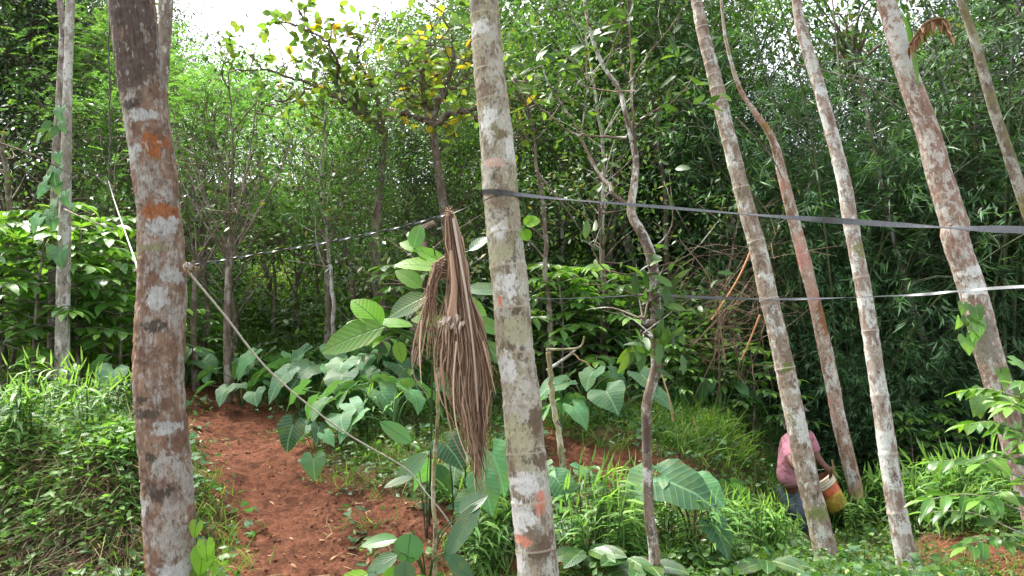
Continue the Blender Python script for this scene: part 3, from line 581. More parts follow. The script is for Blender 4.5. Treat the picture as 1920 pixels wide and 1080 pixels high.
# orange-leaved tree: long boughs entering above the shrubbery
def bough_tree(name, label, base, top, boughs, lm, leafL, leafW, per, seed, r0=.09, D=9):
    rng = np.random.default_rng(seed); o = empty(name, base, label, 'tree'); g = Geo(); org = np.array(o.location); h = Geo()
    tr = smooth_path([base-(0, 0, .2), (base+top)/2+rng.normal(size=3)*.15, top], 40); g.tube(tr-org, np.linspace(r0, r0*.45, 40), 14, 0, mod=barkmod((), .06, 5, seed=seed)); tips = []
    for pts in boughs:
        q = smooth_path([P(*p) for p in pts], 40)+np.r_[np.zeros((1, 3)), rng.normal(size=(39, 3))*.012]; h.tube(q-org, np.linspace(.035, .008, 40), 7, 0)
        for i in range(6, 40, 3):
            e = q[i]+unit(rng.normal(size=3)+[0, 0, .6])*rng.uniform(.25, .8); m_ = (q[i]+e)/2+rng.normal(size=3)*.05; z = smooth_path([q[i], m_, e], 8); h.tube(z-org, np.linspace(.009, .003, 8), 4, 0, cap=False)
            for _ in range(3):
                e2 = z[rng.integers(4, 8)]; e3 = e2+unit(rng.normal(size=3)+[0, 0, .4])*rng.uniform(.1, .3); h.tube(smooth_path([e2, e3], 3)-org, [.004, .003, .002], 3, 0, cap=False); tips.append(e3)
    tips = np.array(tips); c = Geo(); p = np.repeat(tips, per, 0); n = len(p); dd = unit(rng.normal(size=p.shape)*[1, 1, .6]+[0, 0, .2]); p = p+dd*.02
    rr = np.clip(np.repeat(rng.random(len(tips)), per)*.75+rng.random(n)*.3, 0, 1)
    c.leaves(T_OVAL, p-org, dd, rng.normal(size=p.shape)*.6+[0, 0, 1], leafL*rng.uniform(.7, 1.2, n), leafW, rr, 0, .4)
    g.build('trunk', M['bark_far'], o); h.build('branches', M['bark_far'], o); c.build('crown', [lm], o); return o
bough_tree('yellowing_tree', 'large-leaved tree with orange and yellow leaves against the white sky', at(735, 10), P(722, 250, 10), [
    [(722, 250, 10), (690, 215, 10), (640, 180, 9.8), (560, 150, 9.6), (500, 130, 9.4), (440, 132, 9.3)], [(722, 250, 10), (690, 215, 10), (650, 150, 10), (610, 90, 9.8), (580, 60, 9.6), (560, 20, 9.5)],
    [(722, 250, 10), (640, 180, 9.8), (632, 120, 9.6), (600, 70, 9.4), (520, 35, 9.2)], [(722, 250, 10), (700, 170, 10), (670, 100, 10), (690, 50, 10)], [(722, 250, 10), (600, 165, 9.7), (560, 180, 9.5), (520, 190, 9.4), (480, 210, 9.3)]], M['leaf_autumn'], .14, .075, 3, 5)
bough_tree('yellowing_tree', 'leafy tree with golden tufts close behind the strapped palm trunk', at(830, 9.5), P(810, 230, 9.5), [
    [(810, 230, 9.5), (830, 170, 9.4), (850, 120, 9.3), (845, 60, 9.2), (830, 20, 9.1)], [(810, 230, 9.5), (790, 170, 9.4), (800, 100, 9.3), (810, 40, 9.2)], [(810, 230, 9.5), (830, 180, 9.4), (870, 150, 9.3), (890, 100, 9.2)],
    [(810, 230, 9.5), (800, 200, 9.5), (760, 160, 9.5), (770, 100, 9.5)], [(810, 235, 9.5), (860, 210, 9.4), (920, 200, 9.2), (970, 215, 9)], [(810, 235, 9.5), (770, 215, 9.4), (730, 220, 9.3)], [(810, 235, 9.5), (860, 210, 9.4), (930, 240, 9.2), (1000, 270, 9)]], M['leaf_autumn'], .14, .07, 2, 6)
# ------------------------------------------------------------------ forest trees
def forest_proto(kind, seed, H=8.):
    rng = np.random.default_rng(seed); t = Geo(); c = Geo(); far = 0
    if kind == 'feather': z0, z1, rx, ncl, lm, r0 = .42, .97, 2.3, 46, 'leaf_feather', .09
    elif kind == 'broad': z0, z1, rx, ncl, lm, r0 = .32, .97, 2.2, 44, 'leaf_mid', .11
    elif kind == 'bright': z0, z1, rx, ncl, lm, r0 = .33, .95, 2.3, 44, 'leaf_bright', .08
    elif kind == 'dark': z0, z1, rx, ncl, lm, r0 = .15, .97, 2.3, 60, 'leaf_dark', .12
    else: z0, z1, rx, ncl, lm, r0 = .55, .99, 1.9, 34, 'leaf_mid', .10
    nt = 14; tp = np.stack([np.cumsum(rng.normal(size=nt))*.10, np.cumsum(rng.normal(size=nt))*.10, np.linspace(-.3, H*.9, nt)], -1); tp[:2, :2] *= .2
    q = smooth_path(tp, 50); t.tube(q, np.linspace(r0, .02, 50)*np.r_[1.35, 1.15, np.ones(48)], 9, 0, mod=barkmod((), .08, 3, seed=seed))
    for i in range(ncl):
        f = rng.random()**.8; zc = H*(z0+(z1-z0)*f); a = i*2.4+rng.normal()*.3
        rr = rx*(.35+.65*rng.random())*np.sin(np.clip(.15+f*.9, 0, 1)*pi)**.5; top = np.interp(zc, q[:, 2], q[:, 0]), np.interp(zc, q[:, 2], q[:, 1])
        cc = np.array([top[0]+rr*cos(a), top[1]+rr*sin(a), zc+rng.normal()*.2])
        zb = max(H*.12, zc-rr*(.7 if kind != 'feather' else 1.1)-.3); k = np.argmin(abs(q[:, 2]-zb)); b = q[k]
        pth = smooth_path([b, b*.45+cc*.55+rng.normal(size=3)*.12, cc], 9); t.tube(pth, np.linspace(max(.012, r0*.32*(1-f*.5)), .008, 9), 4, 0, cap=False)
        sg = .34+.25*rng.random()
        for _ in range(5):
            e = cc+rng.normal(size=3)*sg*[1.1, 1.1, .6]; m_ = pth[rng.integers(4, 9)]; t.tube(smooth_path([m_, (m_+e)/2+rng.normal(size=3)*.06, e], 4), [.008, .006, .004, .002], 3, 0, cap=False)
        base = rng.random()
        if kind == 'feather':
            nl = 17; p0 = cc+rng.normal(size=(nl, 3))*sg*[1.15, 1.15, .62]; d0 = unit(rng.normal(size=(nl, 3))*[1, 1, .35]); LL = rng.uniform(.25, .45, nl); kk = 11
            u = np.linspace(.1, 1, kk); sd_ = unit(np.cross(d0, [0, 0, 1.]))
            for sg_ in (-1, 1):
                pp = p0[:, None]+d0[:, None]*(u[None, :, None]*LL[:, None, None])-np.array([0, 0, .25])*(u**2)[None, :, None]*LL[:, None, None]
                dd = unit(sg_*sd_[:, None]+d0[:, None]*.4+rng.normal(size=pp.shape)*.15); m = nl*kk
                c.leaves(T_DIA, pp.reshape(-1, 3), dd.reshape(-1, 3), np.array([0, 0, 1.])+rng.normal(size=(m, 3))*.35, rng.uniform(.06, .095, m), .034, np.clip(base*.5+.5*np.repeat(rng.random(nl), kk), 0, 1))
        else:
            n = {'broad': 190, 'bright': 210, 'dark': 240, 'tall': 200}[kind]; L = {'broad': .13, 'bright': .10, 'dark': .095, 'tall': .12}[kind]
            p = cc+rng.normal(size=(n, 3))*sg*[1.1, 1.1, .6]; d = unit(unit(p-cc)*.6+rng.normal(size=(n, 3))*.6-[0, 0, .25])
            c.leaves(T_DIA, p, d, np.array([0, 0, 1.])+rng.normal(size=(n, 3))*.6, L*rng.uniform(.6, 1.3, n), L*.45, np.clip(base*.6+.4*rng.random(n), 0, 1))
    o = empty(kind+'_tree', (0, 0, 0)); t.build('trunk', M['bark_far'] if kind != 'tall' else M['bark_pale'], o); c.build('crown', [M[lm]], o); return o
PROTO = {}; USED = set()
for k, s in (('feather', 1), ('feather', 2), ('broad', 3), ('broad', 4), ('bright', 5), ('dark', 6), ('dark', 7), ('tall', 8)): PROTO.setdefault(k, []).append(forest_proto(k, s+100))
NAMES = dict(feather='feathery_tree', broad='broadleaf_tree', bright='broadleaf_tree', dark='evergreen_tree', tall='tall_tree')
def stand(protos, key, loc, rz, scale, name, label, cat, group, tilt=(0, 0)):
    "first use moves the source itself, later ones copy it"
    if key not in USED:
        USED.add(key); o = protos; o.location = Vector(loc); o.rotation_euler = (tilt[0], tilt[1], rz); o.scale = (scale,)*3 if np.isscalar(scale) else scale
    else: o = copy_tree(protos, loc, rz, scale, tilt=tilt)
    o.name = name
    return setp(o, label, cat, group)
def tree(kind, px, d, top, rng, label, group, cat='tree', wide=1.):
    i = rng.integers(len(PROTO[kind])); b = at(px, d, -.05); zt = P(px, top, d)[2]; s = max(.25, (zt-b[2])/7.8)
    return stand(PROTO[kind][i], kind+str(i), b, rng.random()*6.28, (s*wide, s*wide, s), NAMES[kind], label, cat, group, tilt=(rng.normal()*.03, rng.normal()*.03))
def lmk(px, d):
    "row and landmark words for things too alike to tell otherwise"
    row = 'nearest' if d < 12 else 'second-row' if d < 15.5 else 'deep' if d < 21 else 'distant' if d < 27.5 else 'farthest'
    for x, t_ in [(90, 'beyond the frame-side sunny shrubs'), (190, 'between twin trunks and thick trunk'), (330, 'directly behind the thick trunk'), (470, 'above the rope knot'), (600, 'over the bright clearing'), (740, 'below the yellowing boughs'), (870, 'behind the hanging dead frond'), (985, 'behind the ringed palm'), (1110, 'just past the ringed palm'), (1240, 'behind the crooked tree'), (1380, 'behind the dry brush'), (1500, 'behind the front leaning palm'), (1610, 'behind the slim pink-barked tree'), (1740, 'behind the pale palm'), (1860, 'behind the stout brown trunk')]:
        if px < x: return row, t_
    return row, 'past the stout brown trunk'
LB = {'feather': ('light green feathery tree in the sunlit wood beyond the soil path', 'feathery trees beyond the soil path'),
      'broad': ('mid green leafy tree of the wooded slope behind the shrubs', 'leafy trees on the wooded slope'),
      'bright': ('fresh green small-leaved tree of the sunlit wood', 'fresh green trees in the wood'),
      'dark': ('dark small-leaved tree in the deep shade of the wood', 'dark trees in the shaded wood'),
      'tall': ('tall forest tree with bare pale trunk and high crown', 'tall pale-trunked trees in the wood')}
rng = np.random.default_rng(77)
# (kind, px, distance, pixel row of the crown top)
TREES = [('feather', 430, 10.2, 105), ('feather', 560, 12, 175), ('feather', 335, 12.5, 100), ('feather', 640, 14, 150), ('feather', 490, 15, 110), ('feather', 200, 13, 40), ('feather', 250, 17, 30), ('bright', 180, 12, 120), ('feather', 370, 14, 130),
  ('bright', 690, 9.8, 215), ('dark', 775, 10.8, 235), ('bright', 830, 11.5, 190), ('bright', 640, 13.5, 290), ('broad', 860, 12.5, 60), ('broad', 900, 14, -60), ('bright', 760, 14, 60), ('feather', 580, 17.5, 120),
  ('broad', 20, 14.5, -120), ('broad', -120, 15, -120), ('dark', 60, 14, -60), ('broad', 130, 16, -40), ('tall', 160, 15, -80), ('broad', 240, 20, 0), ('tall', 20, 18, -150), ('broad', 330, 24, 20), ('broad', -160, 14, -200),
  ('feather', 960, 13.5, 60), ('bright', 1010, 12.5, 100), ('feather', 1060, 14, 30), ('bright', 1120, 13, -20), ('bright', 1160, 16, 60), ('feather', 1220, 15, -20), ('broad', 1000, 17, -120), ('dark', 1100, 18, -180), ('tall', 1090, 15, -160), ('tall', 1220, 14, -200), ('dark', 1200, 20, -200),
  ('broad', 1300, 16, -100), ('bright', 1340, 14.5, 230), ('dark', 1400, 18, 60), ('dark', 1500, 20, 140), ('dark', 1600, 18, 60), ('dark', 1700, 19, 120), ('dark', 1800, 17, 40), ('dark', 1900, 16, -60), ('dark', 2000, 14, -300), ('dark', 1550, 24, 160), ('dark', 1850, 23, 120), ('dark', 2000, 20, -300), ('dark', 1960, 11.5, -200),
  ('broad', 500, 27, 125), ('broad', 620, 26, 122), ('broad', 400, 28, 80), ('broad', 700, 25, 150), ('broad', 300, 30, 40), ('broad', 790, 22, 40), ('broad', 860, 24, -60), ('broad', 180, 26, -20), ('broad', 60, 26, -100), ('broad', 950, 26, 20), ('broad', 1060, 26, 60), ('broad', 1180, 27, 60), ('broad', 1300, 27, 100), ('dark', 1420, 28, 130), ('broad', -60, 24, -160),
  ('dark', 220, 32, 150), ('dark', 100, 31, 120), ('dark', 860, 31, 100), ('dark', 980, 31, 60), ('dark', 1120, 31, 40), ('dark', 1260, 31, 0)]
for (k, px, d, top) in TREES: tree(k, px+rng.normal()*6, d, top, rng, '%s %s %s' % (lmk(px, d)[0], dict(feather='light green feathery tree', broad='mid green leafy tree', bright='fresh green small-leaved tree', dark='dark small-leaved tree', tall='bare pale-trunked high-crowned tree')[k], lmk(px, d)[1]), LB[k][1])

# thin stems and poles in the middle distance
def stem(px0, py0, px1, d, w0, w1, mat, label, seed, group=None, top=None, leafy=0):
    "a slim trunk from its foot (px0,py0 row on the ground, or d) up to px1"
    rng = np.random.default_rng(seed); b = at(px0, d, -.1); e = P(px1, py0, d); m1_ = b*.66+e*.34+rng.normal(size=3)*[.06, .03, 0]; m2_ = b*.33+e*.67+rng.normal(size=3)*[.06, .03, 0]
    q = smooth_path([b, m1_, m2_, e], 40); o = empty('slim_tree', b+(0, 0, .1), label, 'tree', group); org = np.array(o.location)
    g = Geo(); q[4:-1] += np.cumsum(rng.normal(size=(35, 3))*[.009, .005, 0], 0); g.tube(q-org, np.interp(np.linspace(0, 1, 40), [0, .4, 1], [w0, w1*.9, w1*.35])/2/FPX*d, 9, 0, mod=barkmod((), .12, 6, seed=seed, lump=.15)); g.build('trunk', M[mat], o)
    c = Geo(); h = Geo(); n = max(30, leafy)
    for i in range(15):
        f = rng.uniform(.4, 1); s0 = q[int(39*f)]; e2 = s0+unit(rng.normal(size=3)*[1, 1, .4]+[0, 0, .7])*rng.uniform(.4, 1.1); z = smooth_path([s0, (s0+e2)/2+rng.normal(size=3)*.05, e2], 7); h.tube(z-org, np.linspace(.012, .003, 7), 4, 0, cap=False)
        p = e2+rng.normal(size=(n, 3))*.18; c.leaves(T_DIA, p-org, unit(rng.normal(size=p.shape)), rng.normal(size=p.shape)*.5+[0, 0, 1], .09, .04, rng.random(n))
    cr = c.build('crown', [M['leaf_mid']], o); h.build('branches', M[mat], cr); return o
SG = 'slim stems of the wood'
for i, a in enumerate([(432, 120, 437, 9.6, 15, 7, 'bark_far', 'slender branching tree, pale spotted stem, straight behind the white rope'), (617, 180, 600, 9.4, 10, 8, 'bark_pale', 'thin whitish crooked stem close under the twisted strap'),
    (372, 300, 385, 10.5, 12, 9, 'bark_far', 'dark double-bent stem near the rope knot on the thick trunk'), (1150, 60, 1100, 10.5, 14, 9, 'bark_pale', 'pale leaning stem seen between ringed palm and crooked tree'), (1035, 120, 985, 9.0, 12, 10, 'bark_far', 'grey stem close beside the ringed strapped palm'),
    (1275, 200, 1235, 12, 17, 13, 'bark_far', 'mossy stem among leaves behind the crooked tree'), (1128, 340, 1118, 10, 13, 11, 'bark_far', 'short dull stem rising from coffee leaves'), (1385, 400, 1372, 10.5, 9, 8, 'bark_far', 'thin stem over the dry brush'),
    (195, 300, 215, 11, 10, 8, 'bark_far', 'thin dark stem beyond the shrubs near the thick trunk'), (165, 330, 145, 10.6, 15, 12, 'bark_far', 'brown stem behind the vine-hung pair'), (10, 250, 12, 9.6, 22, 18, 'bark_far', 'dark stem at the edge of the sunny shrubs'),
    (780, 418, 815, 8.6, 26, 30, 'bark_brown', 'stubby brown trunk half hidden behind the hanging dead frond'), (1048, 330, 1040, 13, 11, 10, 'bark_pale', 'short pale stem far off past the strap'), (520, 380, 500, 11.5, 9, 7, 'bark_far', 'thin dark sapling stem in the bright clearing'), (575, 360, 590, 12, 8, 7, 'bark_far', 'second thin sapling stem in the bright clearing'),
    (700, 330, 690, 11, 11, 8, 'bark_far', 'dark upright stem near the end of the clearing'), (660, 300, 668, 12.5, 10, 8, 'bark_far', 'slim dark stem deeper in the clearing')]):
    stem(a[0], a[1], a[2], a[3], a[4], a[5], a[6], a[7], 200+i, leafy=50 if a[1] < 200 else 25)
# upswept twigs of the slender branching tree
def twiggy(px, py, d, name, label, n, spread, H, seed, mat='bark_far'):
    rng = np.random.default_rng(seed); b = at(px, d); o = empty(name, b, label, 'tree'); g = Geo(); s0 = np.array([0, 0, -.1]); org = b
    hub = P(px, py, d)-org; g.tube(smooth_path([s0, hub*.5+rng.normal(size=3)*.04, hub], 20), np.linspace(.05, .032, 20), 8, 0, mod=barkmod((), .1, 6, seed=seed))
    h = Geo()
    for i in range(n):
        a = i/n*6.28+rng.normal()*.3; e = hub+np.array([cos(a)*spread, sin(a)*spread*.8, H*rng.uniform(.7, 1.1)]); m_ = hub*.5+e*.5+np.array([cos(a), sin(a), -.3])*spread*.15
        z = smooth_path([hub-(0, 0, rng.random()*.4), m_, e], 14); h.tube(z, np.linspace(.014, .003, 14), 5, 0, cap=False)
        for _ in range(5):
            k = rng.integers(4, 13); e2 = z[k]+unit(rng.normal(size=3)+[0, 0, .8])*rng.uniform(.3, .7); h.tube(smooth_path([z[k], (z[k]+e2)/2, e2], 4), [.006, .005, .003, .002], 3, 0, cap=False)
    g.build('trunk', M[mat], o); h.build('branches', M[mat], o)
twiggy(432, 445, 8.9, 'bare_tree', 'small tree with bare upswept branches like a broom above the clearing', 10, .7, 1.3, 4)
twiggy(372, 480, 9.5, 'bare_tree', 'low forked bare tree by the rope knot', 8, .8, 1.8, 5); twiggy(608, 430, 9.9, 'bare_tree', 'thin bare-branched sapling where the strap fades into leaves', 8, .6, 1.3, 6)

# bamboo
def bamboo_proto(seed, H=9., nc=15, nsp=34):
    rng = np.random.default_rng(seed); o = empty('bamboo_clump', (0, 0, 0)); g = Geo(); c = Geo()
    for i in range(nc):
        a = rng.random()*6.28; r = rng.uniform(.1, .6); b = np.array([r*cos(a), r*sin(a), -.1]); out = unit(np.array([cos(a+rng.normal()*.5), sin(a+rng.normal()*.5), 0])); h = H*rng.uniform(.45, 1); ar = rng.uniform(.5, 2.6)
        t = np.linspace(0, 1, 18)[:, None]; q = b+out*ar*t**2.2+np.array([0, 0, 1.])*(h*(t-.16*t**3)); g.tube(q, np.linspace(.028, .006, 18), 5, 0, rnd=rng.random(), cap=False)
        for j in range(nsp):
            f = rng.uniform(.12, 1); k = int(f*17); s0 = q[k]; aa = rng.random()*6.28; e = s0+np.array([cos(aa), sin(aa), rng.uniform(-.3, .5)])*rng.uniform(.35, 1.3)
            z = smooth_path([s0, (s0+e)/2+[0, 0, .12], e-[0, 0, .15]], 5); g.tube(z, [.006, .005, .004, .003, .002], 3, 0, rnd=.3, cap=False)
            for m_ in (2, 3, 4, 4):
                n = 6; p = np.repeat((z[m_]+rng.normal(size=3)*.06)[None], n, 0)+rng.normal(size=(n, 3))*.03; dd = unit(np.array([cos(aa), sin(aa), -.5])+rng.normal(size=(n, 3))*.55)
                c.leaves(T_DIA, p, dd, rng.normal(size=(n, 3))*.5+[0, 0, 1.], rng.uniform(.13, .24, n), .025, np.clip(.5*f+.5*rng.random(n), 0, 1))
    g.build('culms', [M['culm']], o); c.build('leaves', [M['leaf_bamboo']], o); return o
BB = [bamboo_proto(s) for s in (1, 2, 3)]
for i, (px, d, s) in enumerate([(1560, 11, .95), (1700, 11.5, 1), (1850, 10.5, 1.1), (1430, 12, .9), (1320, 13.5, .95), (1240, 15, 1), (1500, 13.5, .85), (1640, 14, .8), (1790, 13.5, .85), (1930, 12.5, 1.2), (2060, 11, 1.2), (1180, 17, 1.1), (1580, 10.4, .42), (1660, 10.2, .38), (1740, 10.8, .45), (1500, 11, .5), (1400, 11.5, .45)]):
    stand(BB[i % 3], 'bb%d' % (i % 3), at(px, d, -.02), rng.random()*6.28, s, 'bamboo_clump', ('%s tall drooping bamboo clump %s' if s > .6 else '%s low bush of young bamboo %s') % lmk(px, d), 'bamboo', 'tall bamboo clumps in shade' if s > .6 else 'young bamboo bushes')
# scrub under the trees
def bush_proto(seed, lm, L, Wd, n=1500, H=1.5):
    rng = np.random.default_rng(seed); o = empty('bush', (0, 0, 0)); g = Geo(); c = Geo()
    for i in range(22):
        a = rng.random()*6.28; e = np.array([cos(a)*rng.uniform(.2, .95), sin(a)*rng.uniform(.2, .95), H*rng.uniform(.3, 1)]); z = smooth_path([(0, 0, -.05), e*[.4, .4, .6], e], 6); g.tube(z, np.linspace(.012, .003, 6), 4, 0, cap=False)
        m = n//22; p = z[rng.integers(2, 6, m)]+rng.normal(size=(m, 3))*.16; c.leaves(T_LEAF, p, unit(p*[1, 1, .2]+rng.normal(size=p.shape)*.7), rng.normal(size=p.shape)*.5+[0, 0, 1], L*rng.uniform(.6, 1.3, m), Wd, np.clip(rng.random()*.4+rng.random(m)*.6, 0, 1), 0, .4)
    g.build('stems', M['bark_far'], o); c.build('leaves', [M[lm]], o); return o
BU = {'m': bush_proto(1, 'leaf_mid', .12, .055), 'b': bush_proto(2, 'leaf_bright', .11, .05), 'd': bush_proto(3, 'leaf_dark', .13, .06), 'v': bush_proto(4, 'leaf_vine', .10, .05, 1100)}
UL = {'m': ('mid green bush in the undergrowth of the wooded slope', 'mid green bushes'), 'b': ('fresh green bush in the sunlit undergrowth', 'fresh green bushes'), 'd': ('dark bush in the shaded undergrowth', 'dark bushes'), 'v': ('pale lime bush in the bright clearing', 'lime bushes in the clearing')}
for i in range(235):
    px = rng.uniform(-100, 2050) if i < 170 else rng.uniform(340, 1300); d = rng.uniform(9.6, 27)
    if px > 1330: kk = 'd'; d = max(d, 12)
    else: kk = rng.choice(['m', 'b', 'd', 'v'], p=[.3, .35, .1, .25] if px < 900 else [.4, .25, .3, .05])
    if 340 < px < 780 and d < 20: kk = rng.choice(['v', 'b']); 
    s = rng.uniform(.55, 1.15)*(1+.03*(d-10))*(.75 if 340 < px < 780 and d < 20 else 1); stand(BU[kk], 'bu'+kk, at(px, d, -.05), rng.random()*6.28, (s*1.2, s*1.2, s*.85), 'bush', '%s %s %s' % (lmk(px, d)[0], dict(m='mid green undergrowth bush', b='fresh green undergrowth bush', d='dark undergrowth bush', v='pale lime bush')[kk], lmk(px, d)[1]), 'bush', UL[kk][1])
# ------------------------------------------------------------------ shrubs and herbs
def coffee_proto(seed, lm, L=.165, H=1.3, nb=24, wide=.75):
    rng = np.random.default_rng(seed); o = empty('coffee_shrub', (0, 0, 0)); g = Geo(); c = Geo(); main = smooth_path([(0, 0, -.08), (.04, .02, H*.5), (.0, .05, H*.92)], 20); g.tube(main, np.linspace(.016, .006, 20), 6, 0)
    for i in range(nb):
        f = .22+.78*(i+rng.random()*.6)/nb; s0 = main[min(19, int(f*20))]; a = i*2.4+rng.normal()*.3; ln = wide*(1.15-f*.75)*rng.uniform(.7, 1.1); dr = np.array([cos(a), sin(a), .35])
        z = smooth_path([s0, s0+dr*ln*.55, s0+dr*ln*[1, 1, .35]], 14); g.tube(z, np.linspace(.006, .002, 14), 4, 0, cap=False); tg = unit(np.gradient(z, axis=0)); sd_ = unit(np.cross(tg, [0, 0, 1.]))
        for k in range(4, 14, 2):
            for sg in (-1, 1):
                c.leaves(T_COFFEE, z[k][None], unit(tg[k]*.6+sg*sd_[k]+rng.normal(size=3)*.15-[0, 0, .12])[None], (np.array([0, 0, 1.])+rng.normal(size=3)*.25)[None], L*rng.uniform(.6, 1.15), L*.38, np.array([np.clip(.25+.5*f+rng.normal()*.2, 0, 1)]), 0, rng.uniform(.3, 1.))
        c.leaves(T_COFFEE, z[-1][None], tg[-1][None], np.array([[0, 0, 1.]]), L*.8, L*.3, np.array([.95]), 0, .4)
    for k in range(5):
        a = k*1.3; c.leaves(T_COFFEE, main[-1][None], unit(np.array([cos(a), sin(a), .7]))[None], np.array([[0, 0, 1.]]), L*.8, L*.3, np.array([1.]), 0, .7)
    g.build('stems', M['bark_twig'], o); c.build('leaves', [M[lm]], o); return o
def ginger_proto(seed, n=6, H=.5, L=.25):
    rng = np.random.default_rng(seed); o = empty('ginger_plant', (0, 0, 0)); g = Geo(); c = Geo()
    for i in range(n):
        a = rng.random()*6.28; r = .09*rng.random(); ln = rng.uniform(.05, .3); h = H*rng.uniform(.65, 1.1); ori = rng.random()*pi
        z = smooth_path([(r*cos(a), r*sin(a), -.04), (r*cos(a)+ln*.3*cos(a), r*sin(a)+ln*.3*sin(a), h*.55), (cos(a)*ln*h*1.6, sin(a)*ln*h*1.6, h)], 18); g.tube(z, np.linspace(.006, .003, 18), 5, 0, rnd=rng.random(), cap=False); tg = unit(np.gradient(z, axis=0))
        for k in range(6, 18, 2 if i % 3 else 1):
            sg = 1 if k % 2 else -1; dd = unit(tg[k]*.45+sg*np.array([cos(ori), sin(ori), 0])+rng.normal(size=3)*.2)
            c.leaves(T_LANCE, z[k][None], dd[None], (np.array([0, 0, 1.])-.2*dd+rng.normal(size=3)*.15)[None], L*rng.uniform(.75, 1.15), .034, np.array([rng.random()]), 0, rng.uniform(.7, 1.7))
        c.leaves(T_LANCE, z[-1][None], unit(tg[-1]+[.4, 0, 0])[None], np.array([[.3, 1, .2]]), L*.7, .02, np.array([.9]), 0, .3)
    g.build('stems', M['stalk'], o); c.build('leaves', [M['leaf_ginger']], o); return o
def taro_proto(seed, n=8, L=.28, H=.46):
    rng = np.random.default_rng(seed); o = empty('taro_plant', (0, 0, 0)); g = Geo()
    for i in range(n):
        a = i*2.4+rng.random()*.6; r = rng.uniform(.15, .45); h = H*rng.uniform(.55, 1.1); e = np.array([r*cos(a), r*sin(a), h]); z = smooth_path([(0, 0, -.04), e*[.35, .35, .75], e], 14)
        g.tube(z, np.linspace(.011, .005, 14), 6, 0, rnd=.3+.5*rng.random(), cap=False)
        lf = Geo(); out = np.array([cos(a), sin(a), -rng.uniform(.2, 1.1)]); lf.leaves(T_HEART, e[None], unit(out)[None], (np.array([cos(a)*.5, sin(a)*.5-.25, .9])+rng.normal(size=3)*.15)[None], L*rng.uniform(.7, 1.15), L*rng.uniform(.7, 1.15), np.array([rng.random()]), 0, .5)
        lf.build('leaf', [M['leaf_taro']], o)
    g.build('stalks', M['stalk'], o); return o
CO = [coffee_proto(1, 'leaf_coffee'), coffee_proto(2, 'leaf_coffee', .175, 1.5, 26), coffee_proto(3, 'leaf_coffee_dark', .16, 1.3)]
GI = [ginger_proto(s, n) for s, n in ((1, 5), (2, 4), (3, 6))]; TA = [taro_proto(s, n) for s, n in ((1, 6), (2, 5), (3, 7))]
rng = np.random.default_rng(5)
def put(P_, i, key, px, py, s, name, label, cat, group=None, rz=None, wide=1.):
    b = G(px, py); b[2] = float(ground(b[0], b[1]))-.01; return stand(P_[i], key+str(i), b, rng.random()*6.28 if rz is None else rz, (s*wide, s*wide, s), name, label, cat, group)
# coffee shrubs
LC = [(-40, 728, 1.4, 1, 'sunlit coffee shrub cut by the frame edge under the vine-hung pair of trunks'), (60, 726, 1.5, 0, 'broad sunlit coffee shrub below the vine-hung pair of trunks'), (150, 724, 1.4, 1, 'bushy sunlit coffee shrub beside the twin trunks'), (225, 722, 1.3, 0, 'coffee shrub touching the thick mottled trunk'),
      (20, 700, 1.65, 0, 'taller coffee shrub in the second row under the twin trunks'), (110, 698, 1.6, 1, 'coffee shrub directly before the twin trunks'), (200, 698, 1.5, 1, 'second-row coffee shrub near the thick trunk'), (375, 712, .8, 0, 'small bright coffee shrub at the head of the soil path'),
      (1050, 745, 1.2, 1, 'coffee shrub with arching leaves just behind the ringed palm'), (1120, 740, 1.35, 0, 'coffee shrub between ringed palm and crooked tree'), (1180, 735, 1.2, 2, 'darker coffee shrub close to the crooked tree'), (1020, 710, 1.3, 2, 'dark coffee shrub deeper behind the ringed palm'),
      (1250, 765, .75, 0, 'low lime-tipped coffee shrub at the foot of the dry brush'), (1410, 835, .95, 1, 'glossy coffee shrub on the bank near the front leaning palm'), (1460, 830, .85, 0, 'coffee shrub half behind the front leaning palm'), (1355, 800, .7, 2, 'small dark coffee shrub on top of the bank'),
      (780, 760, 1.2, 1, 'coffee shrub behind the hanging dead frond'), (860, 745, 1.3, 2, 'dark coffee shrub between the dead frond and ringed palm'), (560, 700, .9, 2, 'dark low coffee shrub behind the taro bed'), (690, 695, 1.1, 2, 'dark coffee shrub over the taro bed')]
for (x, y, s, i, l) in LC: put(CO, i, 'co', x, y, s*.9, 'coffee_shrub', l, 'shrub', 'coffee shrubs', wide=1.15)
for k, (x, d, s, i, l) in enumerate([(1700, 9.6, .8, 1, 'coffee shrub with drooping leaves in the shade beside the pale palm'), (1760, 9.9, .9, 0, 'coffee shrub under the distant spotted stem'), (1640, 10.2, .7, 2, 'small dark coffee shrub past the pale palm foot')]):
    stand(CO[i], 'co%d' % i, at(x, d, -.02), k*2., s, 'coffee_shrub', l, 'shrub', 'coffee shrubs')
o = stand(CO[1], 'co1', at(1925, 4.6, -.02), 1.1, (.95, .95, .88), 'coffee_shrub', 'near coffee shrub with serrated-looking leaves cut by the frame edge', 'shrub', 'coffee shrubs')
